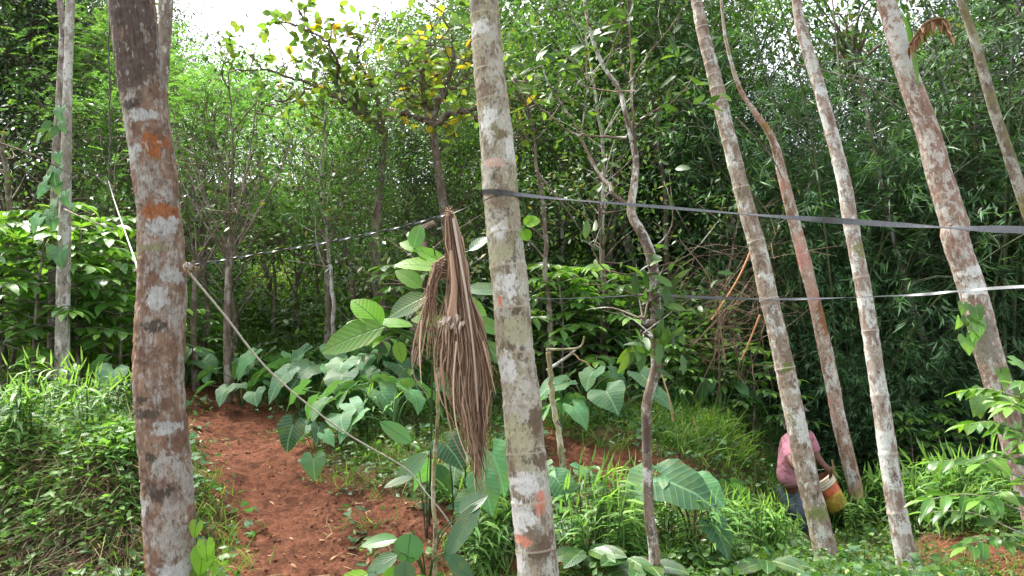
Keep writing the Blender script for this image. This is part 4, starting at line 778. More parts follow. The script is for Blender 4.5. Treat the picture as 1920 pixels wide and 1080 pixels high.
# ginger beds
gl = []
for i in range(17): gl.append((rng.uniform(-30, 250), rng.uniform(770, 850), rng.uniform(.6, .9), 'ginger plant with narrow arching leaves on the bank beside the thick trunk', 'ginger plants on the sunny bank'))
for i in range(13): gl.append((rng.uniform(1060, 1210), rng.uniform(985, 1090), rng.uniform(.6, .95), 'ginger plant between ringed palm and crooked stem foot', 'ginger plants between the ringed palm and crooked tree'))
for i in range(15): gl.append((rng.uniform(1240, 1470), rng.uniform(1000, 1090), rng.uniform(.6, .85), 'ginger plant with long blades below the bank by the large taro', 'ginger plants by the large taro'))
for i in range(38): gl.append((rng.uniform(1560, 1960), rng.uniform(955, 1010), rng.uniform(.8, 1.15), 'ginger plant in the thick bed around the leaning palm feet', 'ginger bed around the leaning palms'))
for i in range(7): gl.append((rng.uniform(1430, 1500), rng.uniform(1025, 1050), rng.uniform(.4, .6), 'ginger plant hiding the legs of the person in pink', 'ginger plants in front of the person'))
for i in range(5): gl.append((rng.uniform(1545, 1600), rng.uniform(985, 1015), rng.uniform(.6, .8), 'ginger plant brushing the bottom of the bucket', 'ginger plants by the bucket'))
for i in range(8): gl.append((rng.uniform(880, 960), rng.uniform(1020, 1080), rng.uniform(.6, .8), 'ginger plant at the foot of the ringed palm', 'ginger plants at the palm foot'))
for i in range(5): gl.append((rng.uniform(700, 800), rng.uniform(770, 830), rng.uniform(.5, .8), 'ginger plant at the edge of the taro bed', 'ginger plants at the taro bed'))
def gin_where(x, y, l, gp):
    row = 'front-row' if y > (1060 if x < 1500 and x > 1000 else 990 if x > 1500 else 825) else 'back-row'
    for x1_, t_ in [(60, 'on the sunny bank below the shrubs'), (150, 'on the bank before the twin trunks'), (300, 'on the bank near the thick trunk'), (860, None), (1000, None), (1110, 'just past the ringed palm foot'), (1230, 'close to the crooked tree foot'), (1330, 'under the large taro leaves'), (1480, 'between large taro and front leaning palm'), (1560, None), (1610, 'between front palm and slim tree foot'), (1660, 'in front of the slim pink-barked tree'), (1730, 'around the pale palm foot'), (1800, 'just past the pale palm'), (1870, 'under the distant spotted stem'), (2100, 'by the near coffee shrub')]:
        if x < x1_: return '%s ginger plant %s' % (row, t_) if t_ and 'person' not in l and 'bucket' not in l else l
    return l
for i, (x, y, s, l, gp) in enumerate(gl): l = gin_where(x, y, l, gp); put(GI, i % 3, 'gi', x, y, s, 'ginger_plant', l, 'plant', gp)
# taro bed
for i, (x, y, s, l) in enumerate([(455, 762, .85, 'taro plant at the upper edge of the soil path'), (500, 735, 1.0, 'tall taro plant under the white rope, farthest row'), (560, 768, 1.05, 'taro plant in the middle of the bed under the white rope'), (620, 742, 1.1, 'taro plant in the back row near the whitish thin stem'), (650, 800, 1.15, 'broad taro plant right below the white rope'),
    (705, 760, 1.2, 'taro plant with raised leaves by the dead frond'), (735, 830, 1.0, 'taro plant between rope and hanging dead frond'), (420, 735, .8, 'small taro plant where the soil path ends'), (345, 725, .9, 'taro plant peeping out beside the thick trunk'), (600, 850, .55, 'small taro plant beside the bare soil'),
    (1100, 800, 1.1, 'taro plant on the bank top behind the mossy stem'), (1050, 830, .8, 'taro plant behind the mossy stem foot'), (1160, 790, 1.0, 'taro plant at the grassy bank top by the crooked tree'), (235, 750, .9, 'taro plant leaf-tips at the thick trunk among ginger'), (1360, 790, .9, 'dark blue-green taro plant beside the bank shrubs'), (1340, 1000, .8, 'taro plant behind the large-leaved taro'),
    (900, 960, .9, 'taro plant squeezed between dead frond tip and ringed palm'), (1060, 970, .7, 'taro plant at the ringed palm near the mossy stem'), (670, 740, 1.0, 'taro plant at the back beneath the lime leaves'), (480, 775, .75, 'taro plant leaning onto the soil path under the rope'), (530, 750, 1.1, 'lush taro plant left of the bed middle below the bare stems'), (590, 790, 1.1, 'lush taro plant at the front of the bed beside the soil path'), (610, 765, 1.2, 'highest taro plant in the centre of the bed'), (680, 820, 1.0, 'taro plant in the front row where the rope passes low'), (690, 785, 1.2, 'wide-leaved taro plant between rope and lime leaves'), (750, 790, 1.1, 'taro plant just beside the stake under the dead frond'), (640, 835, .8, 'low taro plant above the straw mound')]):
    put(TA, i % 3, 'ta', x, y, s, 'taro_plant', l, 'plant', 'taro plants')
# plants whose leaves one can point at
def leafplant(name, label, cat, base, leaves, T, lm, stalk='stalk', sr=.006, bend=.5, group=None, droop=.35, each='leaf'):
    """leaves: (px, py, d, length, width, dx, dy, dz toward tip, nx, ny, nz)"""
    o = empty(name, base, label, cat, group); b = np.array(o.location); g = Geo(); main = None
    if bend >= .8:
        hi = max((P(l_[0], l_[1], l_[2])-b for l_ in leaves), key=lambda v_: v_[2]); hi = hi*[.6, 1, 1]; main = smooth_path([(0, 0, -.05), hi*[.35, .6, .5]+[.02, 0, 0], hi], 40); g.tube(main, np.linspace(sr, sr*.6, 40), 7, 0, rnd=.4)
    for i, (px, py, d, L, W, dx, dy, dz, nx, ny, nz) in enumerate(leaves):
        q = P(px, py, d)-b; dd = unit(np.array([dx, dy, dz], float)); lf = Geo(); lf.leaves(T, q[None], dd[None], np.array([[nx, ny, nz]], float), L, W, np.array([(i*.37) % 1]), 0, droop); lf.build(each, [M[lm]], o)
        if main is not None: j = np.argmin(abs(main[:, 2]-(q[2]-.35*np.linalg.norm((main[-1]-q)[:2])-.05))); z = smooth_path([main[j], (main[j]+q)/2+[0, 0, .02], q], 14)
        else: z = smooth_path([(0, 0, -.05), q*[bend*.5, bend*.5, .6], q-dd*.02], 14)
        g.tube(z, np.linspace(sr, sr*.5, 14), 5, 0, rnd=.5, cap=False)
    g.build('stalks', M[stalk], o); return o
leafplant('taro_plant', 'large taro plant with broad pale heart leaves beside the crooked tree foot', 'plant', G(1300, 1055), [(1258, 905, 5.25, .36, .36, .9, -.45, -.30, 0, -.62, .78), (1312, 908, 5.35, .22, .24, .6, -.5, -.35, .1, -.6, .8), (1215, 900, 5.3, .26, .26, -.7, -.2, -.5, -.1, -.6, .8), (1340, 990, 5.1, .22, .2, .4, -.5, -.7, .4, -.8, .4)], T_HEART, 'leaf_taro', 'stalk_dark', .010)
leafplant('taro_plant', 'taro with a drooping pale heart leaf hanging over the soil path', 'plant', G(590, 880), [(548, 800, 6.0, .20, .21, -.25, -.25, -.9, -.15, -.9, .4), (588, 862, 5.8, .15, .17, .1, -.35, -.8, 0, -.8, .55), (610, 815, 6.1, .12, .11, .5, -.3, -.4, .1, -.6, .8)], T_HEART, 'leaf_taro', 'stalk', .006)
leafplant('taro_plant', 'upright taro with shaded heart leaves by the dead frond tip', 'plant', G(850, 1010), [(838, 835, 4.9, .19, .2, .5, -.3, -.5, .1, -.7, .7), (905, 905, 4.7, .2, .19, .3, -.3, -.7, .2, -.8, .5), (925, 855, 5.0, .26, .24, .35, -.4, -.8, .3, -.8, .3), (880, 940, 4.7, .17, .16, -.3, -.4, -.6, -.2, -.8, .5), (1045, 900, 5.2, .2, .2, .4, -.4, -.5, .2, -.7, .6)], T_HEART, 'leaf_taro', 'stalk_dark', .006)
leafplant('jack_sapling', 'sapling with huge backlit lime leaves beside the hanging dead frond', 'plant', G(805, 985), [(722, 612, 4.5, .40, .19, -1, -.15, -.28, -.2, -.85, .5), (716, 610, 4.55, .26, .16, -.55, .1, .55, .3, -.8, .5), (735, 612, 4.6, .42, .12, -1, .2, -.02, 0, -.5, .9), (775, 612, 4.6, .30, .16, -1, -.1, .18, .1, -.35, .95), (770, 600, 4.5, .28, .15, 1, -.1, .0, 0, -.45, .9),
    (838, 505, 4.6, .32, .15, -1, -.1, .25, .1, -.6, .8), (835, 498, 4.7, .22, .13, -.9, -.2, .7, .3, -.6, .7), (815, 500, 4.6, .2, .14, .9, 0, .3, 0, -.6, .8), (745, 640, 4.5, .13, .08, .3, -.4, -.9, .2, -.9, .2)], T_OVAL, 'leaf_lime', 'stalk', .008, .8, droop=.45)
leafplant('broadleaf_sapling', 'sapling with wide green leaves showing between dead frond and ringed palm', 'plant', G(880, 1000), [(870, 545, 4.6, .27, .13, 1, 0, .1, 0, -.6, .8), (885, 600, 4.6, .2, .11, .9, -.1, -.3, .1, -.8, .6), (862, 560, 4.7, .22, .12, .8, .2, -.5, .2, -.8, .5), (880, 470, 4.7, .15, .09, .7, 0, .6, -.3, -.7, .6), (800, 555, 4.7, .26, .15, -.9, -.1, -.4, -.2, -.8, .5), (790, 540, 4.8, .2, .13, -.6, 0, .5, .2, -.7, .6), (905, 640, 4.6, .18, .1, .6, -.2, -.6, .2, -.8, .4), (775, 465, 4.7, .16, .1, .2, .1, .8, .1, -.8, .5), (790, 470, 4.7, .15, .1, -.8, .1, .4, .1, -.7, .6)], T_OVAL, 'leaf_coffee', 'stalk', .007, .8)
leafplant('ribbed_plant', 'low plant with glossy dark deeply ribbed leaves at the bottom centre', 'plant', G(800, 1100), [(900, 945, 4.35, .36, .12, -.6, -.3, -.75, -.35, -.8, .45), (770, 1000, 4.3, .17, .16, -.1, -.3, -.9, 0, -.95, .3), (745, 1010, 4.3, .2, .09, -1, -.2, -.05, 0, -.6, .8), (745, 1040, 4.2, .2, .10, -.9, -.3, -.45, -.1, -.7, .7), (860, 960, 4.4, .2, .12, .5, -.2, .4, -.1, -.7, .7), (760, 1050, 4.1, .16, .11, 0, -.4, -.8, 0, -.8, .6), (840, 1040, 4.2, .2, .1, .7, -.3, -.6, .1, -.7, .7)], T_OVAL, 'leaf_big', 'stalk', .006, .6)
leafplant('ribbed_plant', 'plant with one lime young leaf at the very bottom beside the ribbed one', 'plant', G(745, 1110), [(742, 1060, 4.1, .18, .13, -.1, -.3, -.9, 0, -.95, .3), (770, 1085, 4.1, .16, .1, .8, -.3, -.4, 0, -.8, .6), (690, 1075, 4.1, .2, .1, -.9, -.3, -.3, 0, -.7, .7)], T_OVAL, 'leaf_lime', 'stalk', .005)
leafplant('ribbed_plant', 'dark-leaved herb leaning over the bare soil near the white rope', 'plant', G(800, 1010), [(775, 895, 5.0, .20, .07, -1, -.2, -.18, 0, -.5, .9), (800, 850, 5.2, .3, .13, -.7, -.2, -.6, -.2, -.8, .5), (770, 830, 5.4, .26, .12, -.6, -.2, .5, -.2, -.7, .6), (820, 870, 5.2, .24, .11, .4, -.2, -.8, .2, -.8, .4), ], T_OVAL, 'leaf_big', 'stalk_dark', .004, .7)
for i, (x, y, l) in enumerate([(1170, 1075, 'crinkled low plant at the bottom between palm and crooked tree'), (1100, 1060, 'crinkled low plant touching the ringed palm foot'), (1030, 1010, 'crinkled leaf plant peeping out beside the red-patched palm foot'), (1210, 1085, 'crinkled low plant at the crooked tree foot'), (1440, 1080, 'crinkled plant at the bottom by the mossy palm foot')]):
    b = G(x, min(y+20, 1100)); r2 = np.random.default_rng(i); dd = (b[1]*FW[1])*.96; L = []
    for k in range(7): a = k*.9+r2.random(); L.append((x+12*cos(a), y-22+8*sin(a), dd, .22, .11, cos(a), sin(a)*.7-.2, -.1+.3*r2.random(), 0, -.5, .9))
    leafplant('crinkled_plant', l, 'plant', b, L, T_OVAL, 'leaf_crinkle', 'stalk', .004)
# climbing vines with heart leaves
def vine(name, label, spots, d, L, lm, stem_pts, seed, T=T_HEART):
    rng = np.random.default_rng(seed); q = smooth_path([P(*p) for p in stem_pts], 40); o = empty(name, q[0], label, 'vine'); b = q[0]
    g = Geo(); g.tube(q-b, np.full(40, .0035), 5, 0, rnd=.5, cap=False)
    for (x, y, k, a) in spots:
        p = P(x, y, d)-b; dd = unit(np.array([sin(a), -.35, -cos(a)])); lf = Geo(); lf.leaves(T, p[None], dd[None], np.array([[rng.normal()*.35, -.8, .55]]), L*k, L*k*.95, rng.random(1), 0, .5); lf.build('leaf', [M[lm]], o)
        j = np.argmin(((q-b-p)**2).sum(1)); g.tube(smooth_path([q[j]-b, (q[j]-b+p)/2+[0, 0, .015], p], 5), np.full(5, .002), 4, 0, rnd=.6, cap=False)
    g.build('stem', M['stalk'], o)
vine('climbing_vine', 'vine with three glossy heart leaves at the foot of the thick mottled trunk', [(368, 985, .75, -.1), (386, 1022, .95, .2), (380, 1040, 1.25, 0), (400, 1060, .6, .3), (372, 1075, .9, -.3)], 2.93, .066, 'leaf_lime', [(372, 965, 2.95), (368, 1010, 2.95), (372, 1060, 2.96), (368, 1120, 2.98)], 1)
vine('climbing_vine', 'leafy vine hanging on the stout brown trunk below the white lichen band', [(1806, 572, .9, -.2), (1830, 580, 1.2, .1), (1800, 600, .9, -.4), (1812, 597, .8, 0), (1832, 606, 1.3, .3), (1826, 622, 1.2, 0), (1812, 636, 1.35, .15), (1820, 600, .8, .5), (1838, 598, .8, .8)], 5.68, .088, 'leaf_vine', [(1822, 560, 5.7), (1820, 600, 5.72), (1824, 660, 5.75)], 2)
vine('climbing_vine', 'vine leaf cluster low on the stout brown trunk near the frame edge', [(1902, 678, 1.3, 1.1), (1880, 700, 1.2, .2), (1842, 742, 1.7, -.6), (1905, 745, 1.6, .6), (1835, 760, 1.0, 0), (1912, 800, 1.0, .2)], 5.5, .095, 'leaf_vine', [(1875, 690, 5.5), (1880, 740, 5.5), (1890, 820, 5.5)], 3)
vine('climbing_vine', 'pepper vine of pale heart leaves strung along the twin trunks', [(112, 205, 1, 0), (95, 240, 1.2, -.3), (80, 250, 1, -.6), (104, 320, 1.3, 0), (90, 330, 1, -.3), (84, 350, 1, -.6), (106, 345, .9, .3), (122, 365, 1, .2), (102, 380, 1.1, 0), (72, 410, 1.2, -.4), (92, 400, 1, 0), (88, 408, .9, -.7), (98, 412, .9, .4), (112, 472, 1.3, .2), (100, 468, .9, -.3), (108, 290, .8, .2), (116, 230, .9, .3)], 7.9, .135, 'leaf_taro', [(122, 190, 7.95), (110, 260, 7.95), (100, 340, 7.95), (105, 420, 7.95), (110, 500, 8)], 4)
vine('climbing_vine', 'small yellowing shoot sprouting from the ringed palm just under the strap', [(984, 420, 1.2, 1.9), (980, 430, 1.0, .5), (987, 424, .9, 2.6)], 3.17, .055, 'leaf_lime', [(974, 428, 3.2), (980, 436, 3.18), (983, 430, 3.17)], 5, T_OVAL)

# palm seedling blades and dead leaf on the stout trunk
def epiphyte():
    b = P(1712, 95, 6.05); o = empty('palm_sprout', b, 'strap-leaved green sprout with a curled brown dead blade high on the stout trunk', 'plant'); r = np.random.default_rng(2)
    for (x, y, d) in [(1690, 20, 6.0), (1738, 50, 6.0), (1722, 165, 5.95), (1700, 30, 6.1), (1765, 60, 5.9), (1716, 140, 5.9)]:
        g = Geo(); e = P(x, y, d)-b; z = smooth_path([(0, 0, 0), e*.5+[0, 0, .04], e], 10); t_ = unit(np.gradient(z, axis=0)); s_ = unit(np.cross(t_, [0, 1., 0]))
        wv = .5*np.array([.02, .035, .04, .04, .038, .035, .03, .022, .012, .003])[:, None]; v = np.stack([z-s_*wv, z+t_*0+[0, .008, 0], z+s_*wv], 1).reshape(-1, 3)
        cc = np.stack([np.repeat(np.linspace(0, 1, 10), 3), np.tile([-.5, 0, .5], 10), np.full(30, r.random())], -1); f = [(3*i+j, 3*i+j+1, 3*i+j+4, 3*i+j+3) for i in range(9) for j in (0, 1)]; g.add(v, cc, f); g.build('blade', [M['leaf_ginger']], o)
    g = Geo(); a0 = P(1705, 85, 5.95)-b; pp = smooth_path([a0, P(1735, 45, 5.9)-b, P(1768, 36, 5.9)-b, P(1782, 62, 5.9)-b], 60)
    n = 60; g.leaves(T_LANCE, pp, unit(np.array([.1, 0, -1.])+r.normal(size=(n, 3))*.25), r.normal(size=(n, 3))+[0, -1, 0], r.uniform(.06, .14, n), .03, r.random(n), 0, .3); g.tube(pp, np.full(60, .012), 6, 0, rnd=.4); g.build('dead_blade', [M['litter']], o)
epiphyte()

# dry brush, sticks, post
def brush():
    r = np.random.default_rng(9); b = at(1330, 8.9); o = empty('dry_brush', b, 'tangle of dry bare reddish twigs leaning between crooked tree and front leaning palm', 'brush'); g = Geo()
    for i in range(8):
        s0 = P(r.uniform(1290, 1400), r.uniform(640, 800), 9.0); e = P(s0[0]*0+r.uniform(1250, 1470), r.uniform(420, 560), r.uniform(8.3, 9.8)); z = smooth_path([s0, (s0+e)/2+r.normal(size=3)*.2, e], 16); g.tube(z-b, np.linspace(.009, .003, 16), 4, 0, rnd=r.random(), cap=False)
        for j in range(13):
            k = r.integers(3, 16); e2 = z[k]+unit(r.normal(size=3)*[1, .7, .8]+[0, 0, -.05])*r.uniform(.3, .95); z2 = smooth_path([z[k], (z[k]+e2)/2+r.normal(size=3)*.06, e2], 7); g.tube(z2-b, np.linspace(.004, .0015, 7), 3, 0, rnd=r.random(), cap=False)
            for q in range(2):
                e3 = z2[4]+r.normal(size=3)*.18; g.tube(smooth_path([z2[3], e3], 3)-b, [.002, .0015, .001], 3, 0, rnd=r.random(), cap=False)
    g.build('twigs', [M['straw_dark']], o)
M['straw_dark'] = leafmat('dry_brown_twig', [(0, (.07, .045, .03)), (1, (.20, .14, .10))], rough=.85, spec=.1, trans=0)
M['stick_red'] = leafmat('reddish_dry_cane', [(0, (.30, .12, .05)), (1, (.42, .20, .10))], rough=.6, trans=0)
brush()
def stick(name, label, pts, r0, r1, mat, cat='stick', k=6, wob=0, seed=0):
    q = smooth_path([P(*p) for p in pts], 30); o_ = q[0]; r = np.random.default_rng(seed); q[1:-1] += r.normal(size=(28, 3))*wob
    g = Geo(); g.tube(q-o_, np.linspace(r0, r1, 30), k, 0, rnd=.5 if mat not in ('bark_twig', 'bark_mossy', 'bark_pale') else None)
    ob = g.build(name, M[mat]); ob.location = Vector(o_); return setp(ob, label, cat)
stick('dry_cane', 'straight reddish dry cane slanting through the brush', [(1420, 440, 8.4), (1385, 520, 8.4), (1334, 600, 8.4)], .011, .008, 'stick_red')
stick('dry_cane', 'shorter grey-red cane beside the front leaning palm', [(1425, 590, 8.2), (1405, 640, 8.2), (1390, 675, 8.2)], .011, .007, 'stick_red')
stick('fallen_stick', 'pale fallen stick slanting down to the crooked tree on the bank', [(1070, 660, 8.4), (1110, 690, 8.3), (1138, 725, 8.2), (1142, 760, 8.2)], .010, .006, 'straw', wob=.006)
stick('fallen_branch', 'thick pale branch lying up against the coffee shrub by the ringed palm', [(1025, 695, 7.6), (1065, 668, 7.6), (1080, 655, 7.6)], .018, .012, 'bark_pale')
stick('mossy_branch', 'mossy green-yellow curved branch beside the coffee shrub', [(1025, 655, 7.4), (1060, 655, 7.5), (1088, 650, 7.5), (1096, 630, 7.5)], .016, .01, 'bark_mossy')
stick('wooden_post', 'short grey wooden post standing in the grass below the dry brush', [(1383, 750, 9.9), (1380, 720, 9.9), (1377, 690, 9.9)], .045, .04, 'bark_twig', 'post', 8)
stick('mossy_pole', 'spotty yellow mossy stem close behind the ringed palm', [(1078, 1000, 5.55), (1068, 950, 5.55), (1062, 900, 5.55), (1050, 840, 5.5), (1046, 800, 5.5), (1036, 750, 5.5), (1033, 700, 5.5), (1028, 660, 5.5)], .027, .016, 'bark_mossy', 'stem', 12, .004)
stick('support_stake', 'thin greenish stake standing under the hanging dead frond', [(815, 1100, 4.5), (816, 1000, 4.5), (812, 900, 4.5), (820, 800, 4.5), (822, 690, 4.5)], .013, .010, 'bark_mossy', 'stake', 8, .002)
stick('dry_stalk', 'leaning dry stalk on the grassy bank near the front leaning palm', [(1322, 905, 7.4), (1312, 840, 7.6), (1300, 780, 7.8)], .010, .006, 'straw')
stick('dry_stalk', 'forked dry stalk standing just behind the bucket', [(1568, 905, 8.4), (1563, 880, 8.4), (1560, 862, 8.4)], .012, .008, 'straw')
stick('dry_stalk', 'thin dry stalk with bent tip right of the crooked stem', [(1262, 790, 6.9), (1256, 750, 6.9), (1240, 700, 7)], .009, .005, 'straw')
stick('hanging_liana', 'thin dark hanging liana to which the rope end is tied near the thick trunk', [(206, -80, 4.3), (204, 120, 4.3), (207, 250, 4.3), (204, 352, 4.3)], .005, .004, 'stalk_dark', 'liana', 6, .003)
for i, (a, b_, c_) in enumerate([((-20, 262, 6), (60, 290, 6.5), (140, 330, 7.5)), ((120, 392, 7.5), (160, 410, 7), (215, 430, 6.8)), ((1005, 320, 6), (1060, 390, 6.5), (1100, 450, 7)), ((1490, 120, 8.4), (1600, 150, 8.4), (1710, 215, 8.2)), ((1560, -10, 8), (1570, 100, 8), (1578, 190, 8)), ((1590, 140, 8.3), (1650, 152, 8.3), (1690, 160, 8.2)), ((1380, 220, 7), (1440, 285, 7.2), (1470, 340, 7.4))]):
    stick('bare_twig', ['thin bare twig crossing behind the twin trunks', 'pale twig reaching out from the twin trunks', 'thin arching twig right beside the ringed palm', 'long bare twig sloping down to the stout trunk', 'hanging bare twig between pale palm and stout trunk', 'thin straight twig pointing at the stout trunk top', 'pale bent twig between front palm and slim tree'][i], [a, b_, c_], .009, .004, 'bark_twig', 'twig')

# ------------------------------------------------------------------ ground cover
def scatter(n, x0, x1, d0, d1, dens, rng):
    px = rng.uniform(x0, x1, n); d = np.exp(rng.uniform(math.log(d0), math.log(d1), n)); x = (px-960)/FPX*d; y = d; k = rng.random(n) < dens(x, y); x, y = x[k], y[k]; return np.stack([x, y, ground(x, y)], -1)
rng = np.random.default_rng(31)
gn = lambda x, y, s, f: .5+.5*fbm(x*f, y*f, 0, s, 2)
lb2 = np.array([G(-60, 1000), G(40, 1000), G(120, 985), G(215, 975)])[:, :2]
veg = lambda x, y: (1-bare(x, y))*(1-.93*np.clip(1.7-dist_poly(x, y, lb2)/.25, 0, 1))
# tufts of grass
def grass(name, pts, L, W, n, mat, label, cat='grass', spread=.06, droop=1.1, up=.9):
    m = len(pts); p = np.repeat(pts, n, 0)+rng.normal(size=(m*n, 3))*[spread, spread, 0]; d = unit(rng.normal(size=p.shape)*[1, 1, .2]*.55+[0, 0, up]); rr = np.clip(np.repeat(rng.random(m), n)*.5+rng.random(m*n)*.5, 0, 1)
    g = Geo(); g.leaves(T_BLADE if L > .12 else T_DIA, p-[0, 0, .01], d, rng.normal(size=p.shape)*[1, 1, .1], L*rng.uniform(.5, 1.3, m*n), W, rr, 0, droop*rng.uniform(.4, 1.3, m*n)); o = g.build(name, [M[mat]]); return setp(o, label, cat, kind='stuff')
grass('grass', scatter(5200, -60, 2000, 4.2, 14, lambda x, y: veg(x, y)*np.clip(gn(x, y, 41, 1.1)*2-.45, 0, 1), rng), .17, .007, 9, 'grass', 'green and straw-coloured grass tufts over the slopes')
bk = np.array([G(1100, 800), G(1180, 800), G(1240, 815), G(1290, 800), G(1360, 850)])[:, :2]
grass('grass', scatter(9000, 1020, 1460, 6.2, 9.5, lambda x, y: np.clip(1.3-dist_poly(x, y, bk)/.5, 0, 1)*.15*np.clip(gn(x, y, 91, 2)*3-.8, 0, 1.5), rng), .30, .010, 10, 'grass', 'long arching bright grass on the edge of the bank', droop=1.6)
grass('undergrowth', scatter(9000, -60, 1400, 10, 26, lambda x, y: .9*np.clip(gn(x, y, 43, .5)*2-.3, .15, 1), rng), .42, .022, 6, 'grass', 'tall grass and herbs filling the clearing between the stems', spread=.15)
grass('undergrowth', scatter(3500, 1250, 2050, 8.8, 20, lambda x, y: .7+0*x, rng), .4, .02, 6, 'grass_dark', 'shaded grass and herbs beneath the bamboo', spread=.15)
# small-leaved weeds
def weeds(name, pts, n, L, W, h, mat, label, T=T_DIA, sp=.06):
    m = len(pts); p = np.repeat(pts, n, 0)+rng.normal(size=(m*n, 3))*[sp, sp, 0]; p[:, 2] += rng.random(m*n)*h*np.repeat(rng.uniform(.3, 1.2, m), n)
    d = unit(rng.normal(size=p.shape)*[1, 1, .35]); g = Geo(); g.leaves(T, p, d, rng.normal(size=p.shape)*.45+[0, 0, 1], L*rng.uniform(.6, 1.3, m*n), W, np.clip(np.repeat(rng.random(m), n)*.5+rng.random(m*n)*.5, 0, 1), 0, .3)
    return setp(g.build(name, [M[mat]]), label, 'weeds', kind='stuff')
weeds('weeds', scatter(9000, -60, 2000, 4.2, 12, lambda x, y: veg(x, y)*np.clip(gn(x, y, 51, 1.4)*2.2-.55, 0, 1), rng), 9, .038, .021, .10, 'leaf_bright', 'low small-leaved weeds covering the soil')
weeds('weeds', scatter(4200, -60, 2000, 4.2, 12, lambda x, y: veg(x, y)*np.clip(gn(x, y, 53, 1.2)*2-.6, 0, 1), rng), 8, .055, .03, .16, 'leaf_mid', 'darker taller weeds among the grass')
lb = np.array([G(-30, 900), G(60, 890), G(150, 895), G(240, 890)])[:, :2]
weeds('creepers', scatter(16000, -80, 262, 4.3, 6.4, lambda x, y: np.clip(1.2-dist_poly(x, y, lb)/.32, 0, 1)*np.clip(gn(x, y, 57, 3.5)*3-.9, 0, 1), rng), 6, .062, .034, .17, 'leaf_vine', 'pale green creepers tumbling over the bank beside the thick trunk', T_LEAF, .05)
weeds('creepers', scatter(5000, -80, 262, 4.2, 5.2, lambda x, y: np.clip(1.4-dist_poly(x, y, lb2)/.4, 0, 1)*.13*np.clip(gn(x, y, 58, 3)*3-.8, 0, 1), rng), 7, .055, .028, .12, 'leaf_bright', 'leafy sprigs on the lower part of the bank', T_LEAF, .05)
# straw, roots and fallen leaves
def litter(name, pts, L, W, mat, label, T=T_BLADE, lift=.012, cat='litter'):
    m = len(pts); d = unit(rng.normal(size=(m, 3))*[1, 1, .25]); g = Geo(); g.leaves(T, pts+[0, 0, lift], d, rng.normal(size=(m, 3))*.35+[0, 0, 1], L*rng.uniform(.4, 1.4, m), W, rng.random(m), 0, rng.uniform(0, .9, m)); return setp(g.build(name, [M[mat]]), label, cat, kind='stuff')
litter('straw_litter', scatter(30000, -80, 2000, 4.2, 10, lambda x, y: .12+.5*gn(x, y, 61, 2)-.3*bare(x, y), rng), .13, .005, 'straw', 'dry straw and cut stems strewn over the ground', lift=.02)
litter('fallen_leaves', scatter(5000, -80, 2000, 4.2, 11, lambda x, y: .15+.6*np.clip(gn(x, y, 63, 2)*2-.9, 0, 1), rng), .05, .022, 'litter', 'brown fallen leaves scattered on the soil', T_LEAF)
litter('root_litter', scatter(16000, -80, 262, 4.2, 5.6, lambda x, y: .8*np.clip(1.6-dist_poly(x, y, lb2)/.4, 0, 1), rng), .24, .005, 'straw_dark', 'dry brown roots hanging on the shaded lower bank', lift=.05)
litter('creeper_stems', scatter(2600, -80, 262, 4.6, 6.2, lambda x, y: np.clip(1.5-dist_poly(x, y, lb)/.4, 0, 1)*.8, rng), .34, .005, 'grass', 'long pale stems trailing over the bank', lift=.10)
litter('mulch', scatter(9000, -80, 262, 4.8, 6.6, lambda x, y: np.clip(1.5-dist_poly(x, y, lb)/.4, 0, 1)*.8, rng), .16, .006, 'straw', 'cut dry grass lying on top of the bank', lift=.05)
for k_, (n_, L_, m_) in enumerate([(1500, .06, 'leaf_taro'), (1800, .055, 'leaf_coffee')]): weeds('weeds', scatter(n_*2, -60, 2000, 4.2, 10, lambda x, y: veg(x, y)*np.clip(gn(x, y, 71+k_, .9)*2.4-.9, 0, 1), rng), 5, L_, L_*.9, .16, m_, ['heart-leaved weeds dotted over the slopes', 'broad-leaved seedlings dotted over the slopes'][k_], T_HEART if k_ == 0 else T_OVAL, .07)
def clods():
    p = scatter(9000, 300, 2000, 4.2, 10.5, lambda x, y: bare(x, y)**2*.9, rng); g = Geo(); ico = np.array([(1, 0, 0), (-1, 0, 0), (0, 1, 0), (0, -1, 0), (0, 0, 1), (0, 0, -1)], float); f = np.array([(0, 2, 4), (2, 1, 4), (1, 3, 4), (3, 0, 4), (2, 0, 5), (1, 2, 5), (3, 1, 5), (0, 3, 5)])
    m = len(p); r = .004+.014*rng.random(m)**4; v = p[:, None]+ico[None]*r[:, None, None]*rng.uniform(.6, 1.2, (m, 6, 1)); g.add(v.reshape(-1, 3), (1, 0, 0), (f[None]+np.arange(m)[:, None, None]*6).reshape(-1, 3)); setp(g.build('soil_crumbs', bpy.data.materials['red_soil_and_litter']), 'crumbs of red soil lying on the trodden path', 'soil crumbs', kind='stuff')
clods()
